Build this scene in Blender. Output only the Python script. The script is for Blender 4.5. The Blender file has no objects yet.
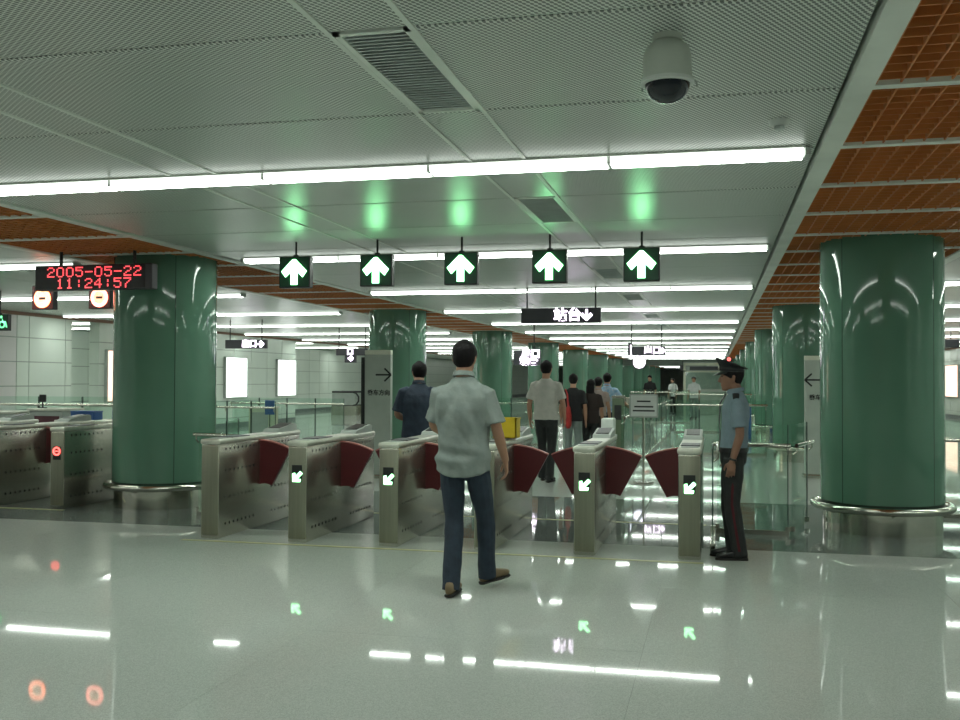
import bpy, bmesh, math, random
import numpy as np
from mathutils import Vector, Matrix, noise
random.seed(7)
scene = bpy.context.scene
col = scene.collection
PI = math.pi

# ------------------------------------------------------------------ camera, world, exposure
CAM_H = 1.52
cam_data = bpy.data.cameras.new('camera')
cam = bpy.data.objects.new('camera', cam_data)
col.objects.link(cam)
cam_data.sensor_width = 36.0
cam_data.lens = 36.0 * 993.4 / 960.0
cam_data.clip_end = 300
yaw, pitch, roll = 0.2331, 0.0199, 0.0043
fwd = Vector((-math.sin(yaw) * math.cos(pitch), math.cos(yaw) * math.cos(pitch), math.sin(pitch)))
right = Vector((math.cos(yaw), math.sin(yaw), 0))
up = right.cross(fwd)
r2 = right * math.cos(roll) + up * -math.sin(roll) * -1
u2 = r2.cross(fwd).normalized()
R = Matrix((r2, u2, -fwd)).transposed()
cam.matrix_world = Matrix.Translation((0, 0, CAM_H)) @ R.to_4x4()
scene.camera = cam

world = bpy.data.worlds.new('world')
scene.world = world
world.use_nodes = True
bg = world.node_tree.nodes['Background']
bg.inputs[0].default_value = (0.75, 0.85, 0.78, 1)
bg.inputs[1].default_value = 0.05
scene.view_settings.view_transform = 'Standard'
scene.view_settings.look = 'None'
scene.view_settings.gamma = 1.0
scene.view_settings.use_curve_mapping = False
scene.view_settings.exposure = 0.22
scene.cycles.use_denoising = True
scene.cycles.max_bounces = 10
scene.cycles.diffuse_bounces = 5
scene.cycles.glossy_bounces = 5
scene.cycles.transparent_max_bounces = 16
scene.cycles.sample_clamp_indirect = 6.0
STRIP = 21.5          # emission of the fluorescent ceiling strips

# ------------------------------------------------------------------ materials
def new_mat(name):
    m = bpy.data.materials.new(name)
    m.use_nodes = True
    nt = m.node_tree
    return m, nt, nt.nodes['Principled BSDF']

def pm(name, c1, c2=None, scale=8.0, rough=0.5, metal=0.0, bump=0.0, bscale=None, stretch=None, spec=None, coat=0.0, rvar=0.0):
    """procedural principled material: noise-mixed colour, optional fine relief"""
    m, nt, b = new_mat(name)
    c2 = c2 or tuple(v * 0.86 for v in c1)
    tc = nt.nodes.new('ShaderNodeTexCoord')
    mp = nt.nodes.new('ShaderNodeMapping')
    nt.links.new(tc.outputs['Object'], mp.inputs[0])
    if stretch: mp.inputs['Scale'].default_value = stretch
    n = nt.nodes.new('ShaderNodeTexNoise')
    n.inputs['Scale'].default_value = scale
    n.inputs['Detail'].default_value = 4
    nt.links.new(mp.outputs[0], n.inputs['Vector'])
    mx = nt.nodes.new('ShaderNodeMix'); mx.data_type = 'RGBA'
    mx.inputs[6].default_value = (*c1, 1); mx.inputs[7].default_value = (*c2, 1)
    rp = nt.nodes.new('ShaderNodeMapRange')
    rp.inputs[1].default_value = 0.35; rp.inputs[2].default_value = 0.65
    nt.links.new(n.outputs['Fac'], rp.inputs[0])
    nt.links.new(rp.outputs[0], mx.inputs[0])
    nt.links.new(mx.outputs[2], b.inputs['Base Color'])
    b.inputs['Roughness'].default_value = rough
    b.inputs['Metallic'].default_value = metal
    if spec is not None: b.inputs['Specular IOR Level'].default_value = spec
    if coat: b.inputs['Coat Weight'].default_value = coat; b.inputs['Coat Roughness'].default_value = 0.05
    if rvar:
        r = nt.nodes.new('ShaderNodeMapRange')
        r.inputs[3].default_value = rough - rvar; r.inputs[4].default_value = rough + rvar
        nt.links.new(n.outputs['Fac'], r.inputs[0]); nt.links.new(r.outputs[0], b.inputs['Roughness'])
    if bump:
        n2 = nt.nodes.new('ShaderNodeTexNoise'); n2.inputs['Scale'].default_value = bscale or scale * 4
        nt.links.new(mp.outputs[0], n2.inputs['Vector'])
        bp = nt.nodes.new('ShaderNodeBump'); bp.inputs['Strength'].default_value = bump
        bp.inputs['Distance'].default_value = 0.01
        nt.links.new(n2.outputs['Fac'], bp.inputs['Height'])
        nt.links.new(bp.outputs[0], b.inputs['Normal'])
    return m

def emit(name, c, s, base=(0.8, 0.8, 0.8)):
    m, nt, b = new_mat(name)
    b.inputs['Base Color'].default_value = (*base, 1)
    b.inputs['Emission Color'].default_value = (*c, 1)
    b.inputs['Emission Strength'].default_value = s
    b.inputs['Roughness'].default_value = 0.4
    return m

def glass_mat(name, tint=(0.88, 0.96, 0.92), refl=1.45):
    m, nt, b = new_mat(name)
    nt.nodes.remove(b)
    out = nt.nodes['Material Output']
    t = nt.nodes.new('ShaderNodeBsdfTransparent'); t.inputs[0].default_value = (*tint, 1)
    g = nt.nodes.new('ShaderNodeBsdfGlossy'); g.inputs['Roughness'].default_value = 0.02
    lw = nt.nodes.new('ShaderNodeLayerWeight'); lw.inputs[0].default_value = 0.5
    pw = nt.nodes.new('ShaderNodeMath'); pw.operation = 'POWER'; pw.inputs[1].default_value = 4.0
    nt.links.new(lw.outputs['Facing'], pw.inputs[0])
    f = nt.nodes.new('ShaderNodeMapRange'); f.inputs[3].default_value = 0.035; f.inputs[4].default_value = 0.25
    nt.links.new(pw.outputs[0], f.inputs[0])
    n = nt.nodes.new('ShaderNodeTexNoise'); n.inputs['Scale'].default_value = 1.5
    bp = nt.nodes.new('ShaderNodeBump'); bp.inputs['Strength'].default_value = 0.01
    nt.links.new(n.outputs[0], bp.inputs['Height']); nt.links.new(bp.outputs[0], g.inputs['Normal'])
    mx = nt.nodes.new('ShaderNodeMixShader')
    nt.links.new(f.outputs[0], mx.inputs[0]); nt.links.new(t.outputs[0], mx.inputs[1]); nt.links.new(g.outputs[0], mx.inputs[2])
    nt.links.new(mx.outputs[0], out.inputs[0])
    return m

def perforated(name):
    """painted metal ceiling panel with a fine diagonal lattice of punched holes"""
    m, nt, b = new_mat(name)
    L = nt.links.new
    g = nt.nodes.new('ShaderNodeNewGeometry')
    mp = nt.nodes.new('ShaderNodeMapping'); mp.vector_type = 'POINT'
    mp.inputs['Rotation'].default_value = (0, 0, math.radians(33))
    mp.inputs['Scale'].default_value = (1 / 0.021, 1 / 0.026, 1)
    L(g.outputs['Position'], mp.inputs[0])
    fr = nt.nodes.new('ShaderNodeVectorMath'); fr.operation = 'FRACTION'
    L(mp.outputs[0], fr.inputs[0])
    sb = nt.nodes.new('ShaderNodeVectorMath'); sb.operation = 'SUBTRACT'; sb.inputs[1].default_value = (0.5, 0.5, 0)
    L(fr.outputs[0], sb.inputs[0])
    ml = nt.nodes.new('ShaderNodeVectorMath'); ml.operation = 'MULTIPLY'; ml.inputs[1].default_value = (1, 0.72, 0)
    L(sb.outputs[0], ml.inputs[0])
    ln = nt.nodes.new('ShaderNodeVectorMath'); ln.operation = 'LENGTH'
    L(ml.outputs[0], ln.inputs[0])
    rp = nt.nodes.new('ShaderNodeMapRange')
    rp.inputs[1].default_value = 0.30; rp.inputs[2].default_value = 0.38
    rp.inputs[3].default_value = 0.0; rp.inputs[4].default_value = 1.0
    L(ln.outputs['Value'], rp.inputs[0])
    n = nt.nodes.new('ShaderNodeTexNoise'); n.inputs['Scale'].default_value = 0.8
    L(g.outputs['Position'], n.inputs['Vector'])
    c = nt.nodes.new('ShaderNodeMix'); c.data_type = 'RGBA'
    c.inputs[6].default_value = (0.76, 0.79, 0.74, 1); c.inputs[7].default_value = (0.83, 0.86, 0.81, 1)
    L(n.outputs[0], c.inputs[0])
    mx = nt.nodes.new('ShaderNodeMix'); mx.data_type = 'RGBA'
    mx.inputs[6].default_value = (0.16, 0.18, 0.17, 1)
    L(rp.outputs[0], mx.inputs[0]); L(c.outputs[2], mx.inputs[7])
    L(mx.outputs[2], b.inputs['Base Color'])
    b.inputs['Roughness'].default_value = 0.30
    b.inputs['Specular IOR Level'].default_value = 0.55
    return m

def granite(name, ca, cb, cc, rough, spec=0.13):
    m, nt, b = new_mat(name)
    L = nt.links.new
    g = nt.nodes.new('ShaderNodeNewGeometry')
    v = nt.nodes.new('ShaderNodeTexVoronoi'); v.inputs['Scale'].default_value = 210
    L(g.outputs['Position'], v.inputs['Vector'])
    r = nt.nodes.new('ShaderNodeValToRGB')
    r.color_ramp.elements[0].position = 0.15; r.color_ramp.elements[0].color = (*ca, 1)
    r.color_ramp.elements[1].position = 0.85; r.color_ramp.elements[1].color = (*cc, 1)
    e = r.color_ramp.elements.new(0.5); e.color = (*cb, 1)
    L(v.outputs['Color'], r.inputs[0])
    n = nt.nodes.new('ShaderNodeTexNoise'); n.inputs['Scale'].default_value = 0.5
    L(g.outputs['Position'], n.inputs['Vector'])
    mx = nt.nodes.new('ShaderNodeMix'); mx.data_type = 'RGBA'; mx.blend_type = 'MULTIPLY'
    mx.inputs[0].default_value = 0.25
    L(r.outputs[0], mx.inputs[6]); L(n.outputs['Color'], mx.inputs[7])
    L(r.outputs[0], b.inputs['Base Color'])
    b.inputs['Roughness'].default_value = rough
    b.inputs['Specular IOR Level'].default_value = spec
    n2 = nt.nodes.new('ShaderNodeTexNoise'); n2.inputs['Scale'].default_value = 3
    L(g.outputs['Position'], n2.inputs['Vector'])
    bp = nt.nodes.new('ShaderNodeBump'); bp.inputs['Strength'].default_value = 0.006; bp.inputs['Distance'].default_value = 0.01
    L(n2.outputs[0], bp.inputs['Height']); L(bp.outputs[0], b.inputs['Normal'])
    return m

M = {}
M['panel'] = perforated('perforated_panel_paint')
M['ceil_trim'] = pm('ceiling_trim_paint', (0.84, 0.88, 0.82), scale=2, rough=0.4)
M['plenum'] = pm('dark_plenum', (0.05, 0.05, 0.045), scale=2, rough=0.9)
M['groove'] = pm('shadow_gap', (0.06, 0.07, 0.065), scale=3, rough=0.8)
M['grid'] = pm('orange_brown_grid', (0.60, 0.225, 0.07), (0.52, 0.185, 0.055), scale=3, rough=0.5)
M['vent'] = pm('vent_grey', (0.58, 0.63, 0.62), scale=6, rough=0.5)
M['floor'] = granite('pale_granite', (0.41, 0.44, 0.41), (0.49, 0.52, 0.49), (0.57, 0.595, 0.565), 0.035)
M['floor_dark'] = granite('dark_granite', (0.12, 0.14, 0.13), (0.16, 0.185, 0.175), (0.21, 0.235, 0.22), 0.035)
M['grout'] = pm('joint_grey', (0.33, 0.36, 0.33), scale=20, rough=0.7)
M['yellow_line'] = pm('yellow_floor_line', (0.50, 0.48, 0.24), scale=10, rough=0.35)
M['green'] = pm('green_glazed_panel', (0.120, 0.245, 0.175), (0.105, 0.22, 0.156), scale=1.2, rough=0.045, spec=0.5)
M['seam'] = pm('dark_joint', (0.01, 0.03, 0.02), rough=0.6)
M['steel'] = pm('brushed_steel', (0.50, 0.49, 0.43), (0.485, 0.475, 0.418), scale=90, rough=0.26, metal=0.9, stretch=(1, 1, 0.05))
M['steel_front'] = pm('satin_steel', (0.30, 0.30, 0.235), (0.265, 0.265, 0.21), scale=30, rough=0.42, metal=0.85, stretch=(1, 1, 0.05))
M['steel_shiny'] = pm('polished_steel', (0.72, 0.70, 0.62), (0.66, 0.64, 0.58), scale=10, rough=0.12, metal=1.0)
M['steel_top'] = pm('pale_cover', (0.70, 0.70, 0.62), scale=10, rough=0.3, metal=0.5)
M['black'] = pm('black_plastic', (0.012, 0.013, 0.014), (0.02, 0.02, 0.022), rough=0.35)
M['hole'] = pm('punched_hole', (0.01, 0.01, 0.01), rough=0.9)
M['flap'] = pm('dark_red_flap', (0.105, 0.009, 0.013), (0.085, 0.007, 0.011), scale=3, rough=0.35)
M['flap_edge'] = pm('pale_red_edge', (0.50, 0.16, 0.14), scale=6, rough=0.4)
M['sign_green'] = pm('glow_green_sign_face', (0.006, 0.055, 0.028), scale=4, rough=0.35)  # scattered glow of the lit arrow is put into this green
M['sign_dark'] = pm('charcoal_sign', (0.055, 0.054, 0.066), scale=4, rough=0.4)
M['sign_red'] = pm('dark_red_sign_face', (0.07, 0.008, 0.008), scale=4, rough=0.4)
M['arrow'] = emit('green_arrow_light', (0.30, 1.0, 0.42), 9.0)
M['arrow_small'] = emit('green_gate_light', (0.30, 1.0, 0.40), 6.0)
M['red_led'] = emit('red_led', (1.0, 0.022, 0.045), 1.6)
M['stop'] = emit('red_orange_ring', (1.0, 0.16, 0.03), 4.5)
M['stop2'] = emit('pink_ring', (1.0, 0.20, 0.13), 4.2)
M['stop_glow'] = emit('orange_glow', (1.0, 0.40, 0.10), 0.9)
M['stop_gate'] = emit('red_gate_light', (1.0, 0.06, 0.05), 2.5)
M['glyph'] = emit('white_sign_light', (0.95, 0.80, 1.0), 4.5)
M['lightbox'] = emit('white_lightbox', (0.95, 1.0, 0.98), 2.6)
M['lightbox_pink'] = emit('pink_lightbox', (1.0, 0.55, 0.42), 1.6)
M['strip'] = emit('fluorescent_tube', (0.90, 1.0, 0.89), STRIP)
M['strip_side'] = emit('fluorescent_tube_flank', (0.92, 1.0, 0.92), 1.7)
M['wheel'] = emit('green_wheelchair_light', (0.12, 0.95, 0.35), 1.6)
M['wall'] = pm('white_glazed_tile', (0.66, 0.72, 0.66), (0.62, 0.68, 0.63), scale=1.0, rough=0.22)
M['wall_pink'] = pm('pinkish_tile', (0.62, 0.60, 0.60), (0.58, 0.56, 0.56), scale=1.0, rough=0.3)
M['wall_joint'] = pm('tile_joint', (0.34, 0.38, 0.35), rough=0.7)
M['bulkhead'] = pm('grey_green_bulkhead', (0.22, 0.26, 0.23), rough=0.6)
M['skirt'] = pm('grey_skirting', (0.15, 0.17, 0.17), rough=0.4)
M['brown_trim'] = pm('brown_trim', (0.30, 0.16, 0.11), rough=0.5)
M['glass'] = glass_mat('clear_green_glass')
M['glass_edge'] = pm('glass_edge', (0.01, 0.04, 0.03), rough=0.3)
M['board'] = pm('grey_green_board', (0.40, 0.45, 0.40), scale=3, rough=0.5)
M['board_top'] = pm('cream_board_top', (0.68, 0.70, 0.58), scale=3, rough=0.5)
M['ink'] = pm('black_print', (0.01, 0.012, 0.012), rough=0.6)
M['white'] = pm('white_plastic', (0.75, 0.78, 0.75), scale=4, rough=0.4)
M['grey'] = pm('grey_plastic', (0.42, 0.46, 0.43), scale=4, rough=0.4)
M['dome'] = pm('smoked_dome', (0.012, 0.016, 0.024), rough=0.06)
M['housing'] = pm('camera_housing', (0.62, 0.66, 0.60), scale=5, rough=0.4)
M['yellow'] = pm('yellow_box', (0.85, 0.62, 0.02), (0.78, 0.55, 0.02), scale=6, rough=0.4)
M['blue'] = pm('blue_box', (0.03, 0.10, 0.30), scale=4, rough=0.4)
M['maroon'] = pm('maroon_board', (0.10, 0.03, 0.04), scale=4, rough=0.5)
M['cream'] = pm('cream_counter', (0.60, 0.66, 0.50), scale=4, rough=0.4)
M['olive'] = pm('olive_panel', (0.12, 0.16, 0.10), scale=4, rough=0.4)
# clothing and skin
M['skin'] = pm('skin', (0.42, 0.23, 0.15), (0.38, 0.20, 0.13), scale=12, rough=0.5)
M['skin_dark'] = pm('tanned_skin', (0.26, 0.13, 0.085), (0.22, 0.11, 0.07), scale=12, rough=0.5)
M['hair'] = pm('black_hair', (0.006, 0.005, 0.006), (0.011, 0.009, 0.010), scale=60, rough=0.55, spec=0.15, bump=0.5, bscale=90)
M['shirt_grey'] = pm('pale_grey_green_cotton', (0.25, 0.285, 0.27), (0.205, 0.24, 0.23), scale=10, rough=0.85, bump=0.25, bscale=40)
M['jeans'] = pm('dark_blue_denim', (0.024, 0.038, 0.060), (0.018, 0.028, 0.045), scale=18, rough=0.85, bump=0.2, bscale=60)
M['tan'] = pm('tan_leather', (0.20, 0.14, 0.075), scale=12, rough=0.6)
M['sole'] = pm('dark_sole', (0.03, 0.028, 0.025), rough=0.7)
M['uniform'] = pm('pale_blue_uniform', (0.19, 0.255, 0.30), (0.165, 0.225, 0.265), scale=14, rough=0.85, bump=0.2, bscale=40)
M['trouser_black'] = pm('black_trouser', (0.016, 0.018, 0.018), (0.022, 0.024, 0.024), scale=14, rough=0.85, bump=0.2)
M['red_stripe'] = pm('red_trouser_stripe', (0.075, 0.008, 0.013), rough=0.9)
M['shoe_black'] = pm('black_shoe', (0.010, 0.010, 0.011), rough=0.3)
M['cap_black'] = pm('black_cap_cloth', (0.012, 0.013, 0.016), rough=0.8)
M['badge'] = pm('silver_badge', (0.7, 0.68, 0.6), rough=0.3, metal=0.8)
M['tee'] = pm('off_white_tee', (0.52, 0.50, 0.46), (0.46, 0.45, 0.41), scale=14, rough=0.9, bump=0.2)
M['navy'] = pm('slate_blue_shirt', (0.035, 0.052, 0.082), (0.028, 0.040, 0.065), scale=14, rough=0.85, bump=0.2)
M['top_black'] = pm('black_top', (0.014, 0.014, 0.016), rough=0.9)
M['grey_trouser'] = pm('grey_trouser', (0.20, 0.24, 0.23), scale=12, rough=0.9)
M['brown_top'] = pm('dark_brown_top', (0.035, 0.024, 0.022), rough=0.9)
M['pink_top'] = pm('pale_pink_shirt', (0.42, 0.33, 0.31), scale=12, rough=0.9)
M['blue_shirt'] = pm('light_blue_checked_shirt', (0.20, 0.38, 0.58), (0.42, 0.50, 0.62), scale=25, rough=0.9)
M['red_bag'] = pm('red_bag_cloth', (0.45, 0.03, 0.025), (0.36, 0.02, 0.02), scale=12, rough=0.7)
M['white_shirt'] = pm('white_cotton', (0.60, 0.62, 0.62), scale=12, rough=0.9)

# ------------------------------------------------------------------ mesh helpers
class MB:
    def __init__(s): s.v = []; s.f = []
    def add(s, vs, fs):
        o = len(s.v); s.v += [tuple(p) for p in vs]; s.f += [tuple(o + i for i in f) for f in fs]; return s
    def box(s, x0, x1, y0, y1, z0, z1):
        v = [(x, y, z) for z in (z0, z1) for y in (y0, y1) for x in (x0, x1)]
        return s.add(v, [(0, 2, 3, 1), (4, 5, 7, 6), (0, 1, 5, 4), (2, 6, 7, 3), (0, 4, 6, 2), (1, 3, 7, 5)])
    def rbox(s, x0, x1, y0, y1, z0, z1, b=0.01, seg=2):
        bm = bmesh.new(); bmesh.ops.create_cube(bm, size=1)
        for v in bm.verts:
            v.co = Vector((x0 + (v.co.x + .5) * (x1 - x0), y0 + (v.co.y + .5) * (y1 - y0), z0 + (v.co.z + .5) * (z1 - z0)))
        bmesh.ops.bevel(bm, geom=bm.edges[:], offset=b, segments=seg, affect='EDGES', profile=0.5)
        bm.verts.index_update()
        s.add([v.co for v in bm.verts], [[v.index for v in f.verts] for f in bm.faces]); bm.free(); return s
    def prism(s, poly, axis, a, b):
        """extrude a 2-D polygon; axis 'x','y','z' gives the extrusion axis; poly in the two other axes in order"""
        n = len(poly)
        def P(p, t): return {'x': (t, p[0], p[1]), 'y': (p[0], t, p[1]), 'z': (p[0], p[1], t)}[axis]
        v = [P(p, a) for p in poly] + [P(p, b) for p in poly]
        f = [tuple(range(n - 1, -1, -1)), tuple(range(n, 2 * n))] + [(i, (i + 1) % n, n + (i + 1) % n, n + i) for i in range(n)]
        return s.add(v, f)
    def rings(s, rings, cap=True, closed=False):
        n = len(rings[0]); v = [p for r in rings for p in r]; f = []
        m = len(rings)
        for k in range(m - (0 if closed else 1)):
            a, b = k * n, ((k + 1) % m) * n
            for i in range(n): j = (i + 1) % n; f.append((a + i, a + j, b + j, b + i))
        if cap and not closed:
            f.append(tuple(range(n - 1, -1, -1))); f.append(tuple(range((m - 1) * n, m * n)))
        return s.add(v, f)
    def tube(s, pts, rad, n=10, side=None, cap=True):
        pts = [Vector(p) for p in pts]; rs = []
        m = len(pts)
        if not isinstance(rad, (list, tuple)): rad = [rad] * m
        prev = None
        for i, p in enumerate(pts):
            t = (pts[min(i + 1, m - 1)] - pts[max(i - 1, 0)]).normalized()
            ref = Vector(side) if side is not None else (prev if prev is not None else (Vector((0, 0, 1)) if abs(t.z) < 0.9 else Vector((1, 0, 0))))
            a = (ref - t * ref.dot(t)).normalized(); prev = a
            b = t.cross(a)
            r = rad[i]; ra, rb = r if isinstance(r, (list, tuple)) else (r, r)
            rs.append([p + a * ra * math.cos(2 * PI * k / n) + b * rb * math.sin(2 * PI * k / n) for k in range(n)])
        return s.rings(rs, cap)
    def cyl(s, c, r, z0, z1, n=24, r1=None):
        r1 = r if r1 is None else r1
        return s.rings([[(c[0] + q * math.cos(2 * PI * k / n), c[1] + q * math.sin(2 * PI * k / n), z) for k in range(n)] for q, z in ((r, z0), (r1, z1))])
    def lathe(s, c, prof, n=32, a0=0, a1=2 * PI):
        full = abs(a1 - a0 - 2 * PI) < 1e-6
        cnt = n if full else n + 1
        rs = [[(c[0] + r * math.cos(a0 + (a1 - a0) * k / n), c[1] + r * math.sin(a0 + (a1 - a0) * k / n), z) for k in range(cnt)] for r, z in prof]
        m = len(rs); v = [p for r in rs for p in r]; f = []
        for k in range(m - 1):
            for i in range(n): j = (i + 1) % cnt; f.append((k * cnt + i, k * cnt + j, (k + 1) * cnt + j, (k + 1) * cnt + i))
        return s.add(v, f)
    def torus(s, c, R_, r, n=48, k=10):
        rs = []
        for i in range(n):
            a = 2 * PI * i / n
            rs.append([(c[0] + (R_ + r * math.cos(2 * PI * j / k)) * math.cos(a), c[1] + (R_ + r * math.cos(2 * PI * j / k)) * math.sin(a), c[2] + r * math.sin(2 * PI * j / k)) for j in range(k)])
        return s.rings(rs, closed=True)
    def sphere(s, c, r, n=14, m=9):
        r = r if isinstance(r, (list, tuple)) else (r, r, r)
        rs = []
        for j in range(m):
            t = PI * (j + 0.5) / m
            rs.append([(c[0] + r[0] * math.sin(t) * math.cos(2 * PI * i / n), c[1] + r[1] * math.sin(t) * math.sin(2 * PI * i / n), c[2] - r[2] * math.cos(t)) for i in range(n)])
        return s.rings(rs)
    def mesh(s, name, smooth=None):
        me = bpy.data.meshes.new(name); me.from_pydata(s.v, [], s.f); me.validate()
        bm = bmesh.new(); bm.from_mesh(me); bmesh.ops.recalc_face_normals(bm, faces=bm.faces[:]); bm.to_mesh(me); bm.free()
        if smooth is not None:
            me.polygons.foreach_set('use_smooth', [True] * len(me.polygons))
            me.set_sharp_from_angle(angle=math.radians(smooth))
        return me
    def build(s, name, mat, parent=None, smooth=None, loc=None):
        me = s.mesh(name, smooth); me.materials.append(M[mat])
        return link(name, me, parent, loc)

def link(name, data, parent=None, loc=None):
    o = bpy.data.objects.new(name, data); col.objects.link(o)
    if parent is not None: o.parent = parent
    if loc is not None: o.location = loc
    return o
def tag(o, label, cat, group=None, kind=None):
    o['label'] = label; o['category'] = cat
    if group: o['group'] = group
    if kind: o['kind'] = kind
    return o
def empty(name, loc=(0, 0, 0), rz=0):
    o = bpy.data.objects.new(name, None); col.objects.link(o); o.location = loc; o.rotation_euler.z = rz
    o.empty_display_size = 0.1
    return o
def struct(o): o['kind'] = 'structure'; return o
def stuff(o): o['kind'] = 'stuff'; return o
def copy_tree(o, parent=None):
    c = o.copy(); col.objects.link(c); c.parent = parent
    for ch in list(o.children): copy_tree(ch, c)
    return c

# ------------------------------------------------------------------ the setting: dimensions
H = 2.95                                   # ceiling height
XL, XR = -5.63, 0.60                       # central ceiling bay
CX = -2.5
MOD = 1.27                                 # ceiling module along the hall
YS = [6.37 + MOD * k for k in range(-8, 93)]
LIGHT_Y = [6.37 + 4.445 * k for k in list(range(-2, 14)) + [15, 17, 19, 21, 23]]  # sparse last strips are added to light the dark far end
Y_BACK, Y_END = -7.0, 124.0
WL, WR = -14.7, 9.7
STRIP_R = (0.74, 2.58)                     # red-brown grid over the right column row
STRIP_L = (-7.42, -5.77)
COL_L = [(-6.5, 10.85 + 9.05 * k) for k in range(12)]
COL_R = [(1.66, 10.93 + 9.05 * k) for k in range(12)]
COL_RAD = 0.60

# floor -------------------------------------------------------------
floor = struct(MB().box(-20, 14, Y_BACK, Y_END, -0.3, -0.004).build('floor', 'grout'))
def slab(x0, x1, y0, y1, mat):
    g = 0.0008
    return MB().box(x0 + g, x1 - g, y0 + g, y1 - g, -0.02, 0.0).build('floor_slab', mat, floor)
xs = [-20, -16.4, -14.4, -12.4, -10.4, -8.4, -6.4, -4.4, -2.4, -0.4, 1.6, 3.6, 5.6, 9.6, 14]
BAND0, BAND1 = 9.28, 12.85
ys = [Y_BACK, -3, 0, 2.0, 3.85, 5.65, 7.45, BAND0]
for i in range(len(xs) - 1):
    for j in range(len(ys) - 1): slab(xs[i], xs[i + 1], ys[j], ys[j + 1], 'floor')
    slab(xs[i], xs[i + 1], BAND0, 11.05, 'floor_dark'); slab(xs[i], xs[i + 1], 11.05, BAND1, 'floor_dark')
    for a, b in ((BAND1, 16.5), (16.5, 20), (20, 24), (24, 30), (30, 40), (40, Y_END)): slab(xs[i], xs[i + 1], a, b, 'floor')
for y in (8.48, 10.72):
    MB().box(-4.9, -0.1, y, y + 0.05, 0.0, 0.003).build('safety_line', 'yellow_line', floor)
MB().box(-10.5, -7.3, 10.02, 10.07, 0.0, 0.003).build('safety_line', 'yellow_line', floor)

# ceiling -----------------------------------------------------------
ceiling = struct(MB().box(-20, 14, Y_BACK, Y_END, 3.42, 3.6).build('ceiling', 'plenum'))
XSEG = [(XL, -3.74), (-3.74, -3.39), (-3.39, -1.56), (-1.56, -1.20), (-1.20, XR)]
VENT_ROWS = (3.83, 7.64, 12.72, 16.53, 21.61, 25.42)
pcache = {}
def ceil_panel(x0, x1, y0, y1):
    g = 0.006
    k = (round(x1 - x0, 3), round(y1 - y0, 3))
    if k not in pcache:
        w, l = k
        mb = MB()
        # shallow tray: rim proud of a very slightly recessed field
        ix, iy = w - 2 * g, l - 2 * g
        e = 0.018
        o = [(-ix / 2, -iy / 2), (ix / 2, -iy / 2), (ix / 2, iy / 2), (-ix / 2, iy / 2)]
        q = [(a * (ix - 2 * e) / ix, b * (iy - 2 * e) / iy) for a, b in o]
        v = [(a, b, 0.05) for a, b in o] + [(a, b, 0.004) for a, b in o] + [(a, b, 0.0) for a, b in q]
        f = [(0, 1, 2, 3)]
        for i in range(4):
            j = (i + 1) % 4
            f += [(i, 4 + i, 4 + j, j), (4 + i, 8 + i, 8 + j, 4 + j)]
        f.append((11, 10, 9, 8))
        mb.add(v, f)
        me = mb.mesh('ceiling_panel'); me.materials.append(M['panel']); pcache[k] = me
    return link('ceiling_panel', pcache[k], ceiling, ((x0 + x1) / 2, (y0 + y1) / 2, H))
def vent(x0, x1, y0, y1):
    v = MB()
    v.box(x0, x1, y0, y0 + 0.03, H - 0.004, H + 0.03).box(x0, x1, y1 - 0.03, y1, H - 0.004, H + 0.03)
    v.box(x0, x0 + 0.03, y0, y1, H - 0.004, H + 0.03).box(x1 - 0.03, x1, y0, y1, H - 0.004, H + 0.03)
    p = v.build('air_vent', 'ceil_trim', ceiling)
    n = 30 if y0 < 12 else 24
    s = MB()
    for i in range(n):
        y = y0 + 0.03 + (y1 - y0 - 0.06) * (i + 0.5) / n
        s.prism([(y - 0.022, H + 0.0), (y - 0.016, H - 0.002), (y + 0.018, H + 0.024), (y + 0.012, H + 0.026)], 'x', x0 + 0.03, x1 - 0.03)
    s.build('louver', 'vent', p)
    MB().box(x0, x1, y0, y1, H + 0.035, H + 0.05).build('vent_back', 'vent', p)
NEAR = 26.0
for j in range(len(YS) - 1):
    y0, y1 = YS[j], YS[j + 1]
    if y0 < Y_BACK or y0 > NEAR: continue
    for i, (x0, x1) in enumerate(XSEG):
        if i == 3 and any(abs(y0 - v) < 0.1 for v in VENT_ROWS):
            vent(x0 + 0.01, x1 - 0.01, y0 + 0.01, y1 - 0.01)
        else:
            ceil_panel(x0, x1, y0, y1)
    for x0, x1 in ((WL + 0.05, -12.3), (-12.3, -9.9), (-9.9, -7.55), (2.72, 5.1), (5.1, 7.4), (7.4, WR - 0.05)):
        if -4 < y0: ceil_panel(x0, x1, y0, y1)
ylast = min(y for y in YS if y > NEAR)
for x0, x1 in ((XL, -3.40), (-3.39, -1.57), (-1.56, -1.21), (-1.20, XR), (WL + 0.05, -7.55), (2.72, WR - 0.05)):
    MB().box(x0, x1 - 0.01, ylast, Y_END, H, H + 0.05).build('far_ceiling_panel', 'panel', ceiling)
# seams' dark backing is the plenum above; long trims beside the grid strips
trim_n = 0
def trim(x0, x1, z0=H - 0.012, z1=H + 0.10, mat='ceil_trim'):
    global trim_n
    trim_n += 1
    o = struct(MB().box(x0, x1, Y_BACK, Y_END, z0, z1).build('trim_%d' % trim_n, mat))
    return o
trim(0.622, 0.742); trim(2.58, 2.70); trim(-5.76, -5.65); trim(-7.54, -7.42)
for x in (-3.565 - 0.175, -3.39, -1.56, -1.20):
    MB().box(x - 0.012, x + 0.012, Y_BACK, NEAR, H - 0.006, H + 0.04).build('carrier_rail', 'ceil_trim', ceiling)
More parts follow.
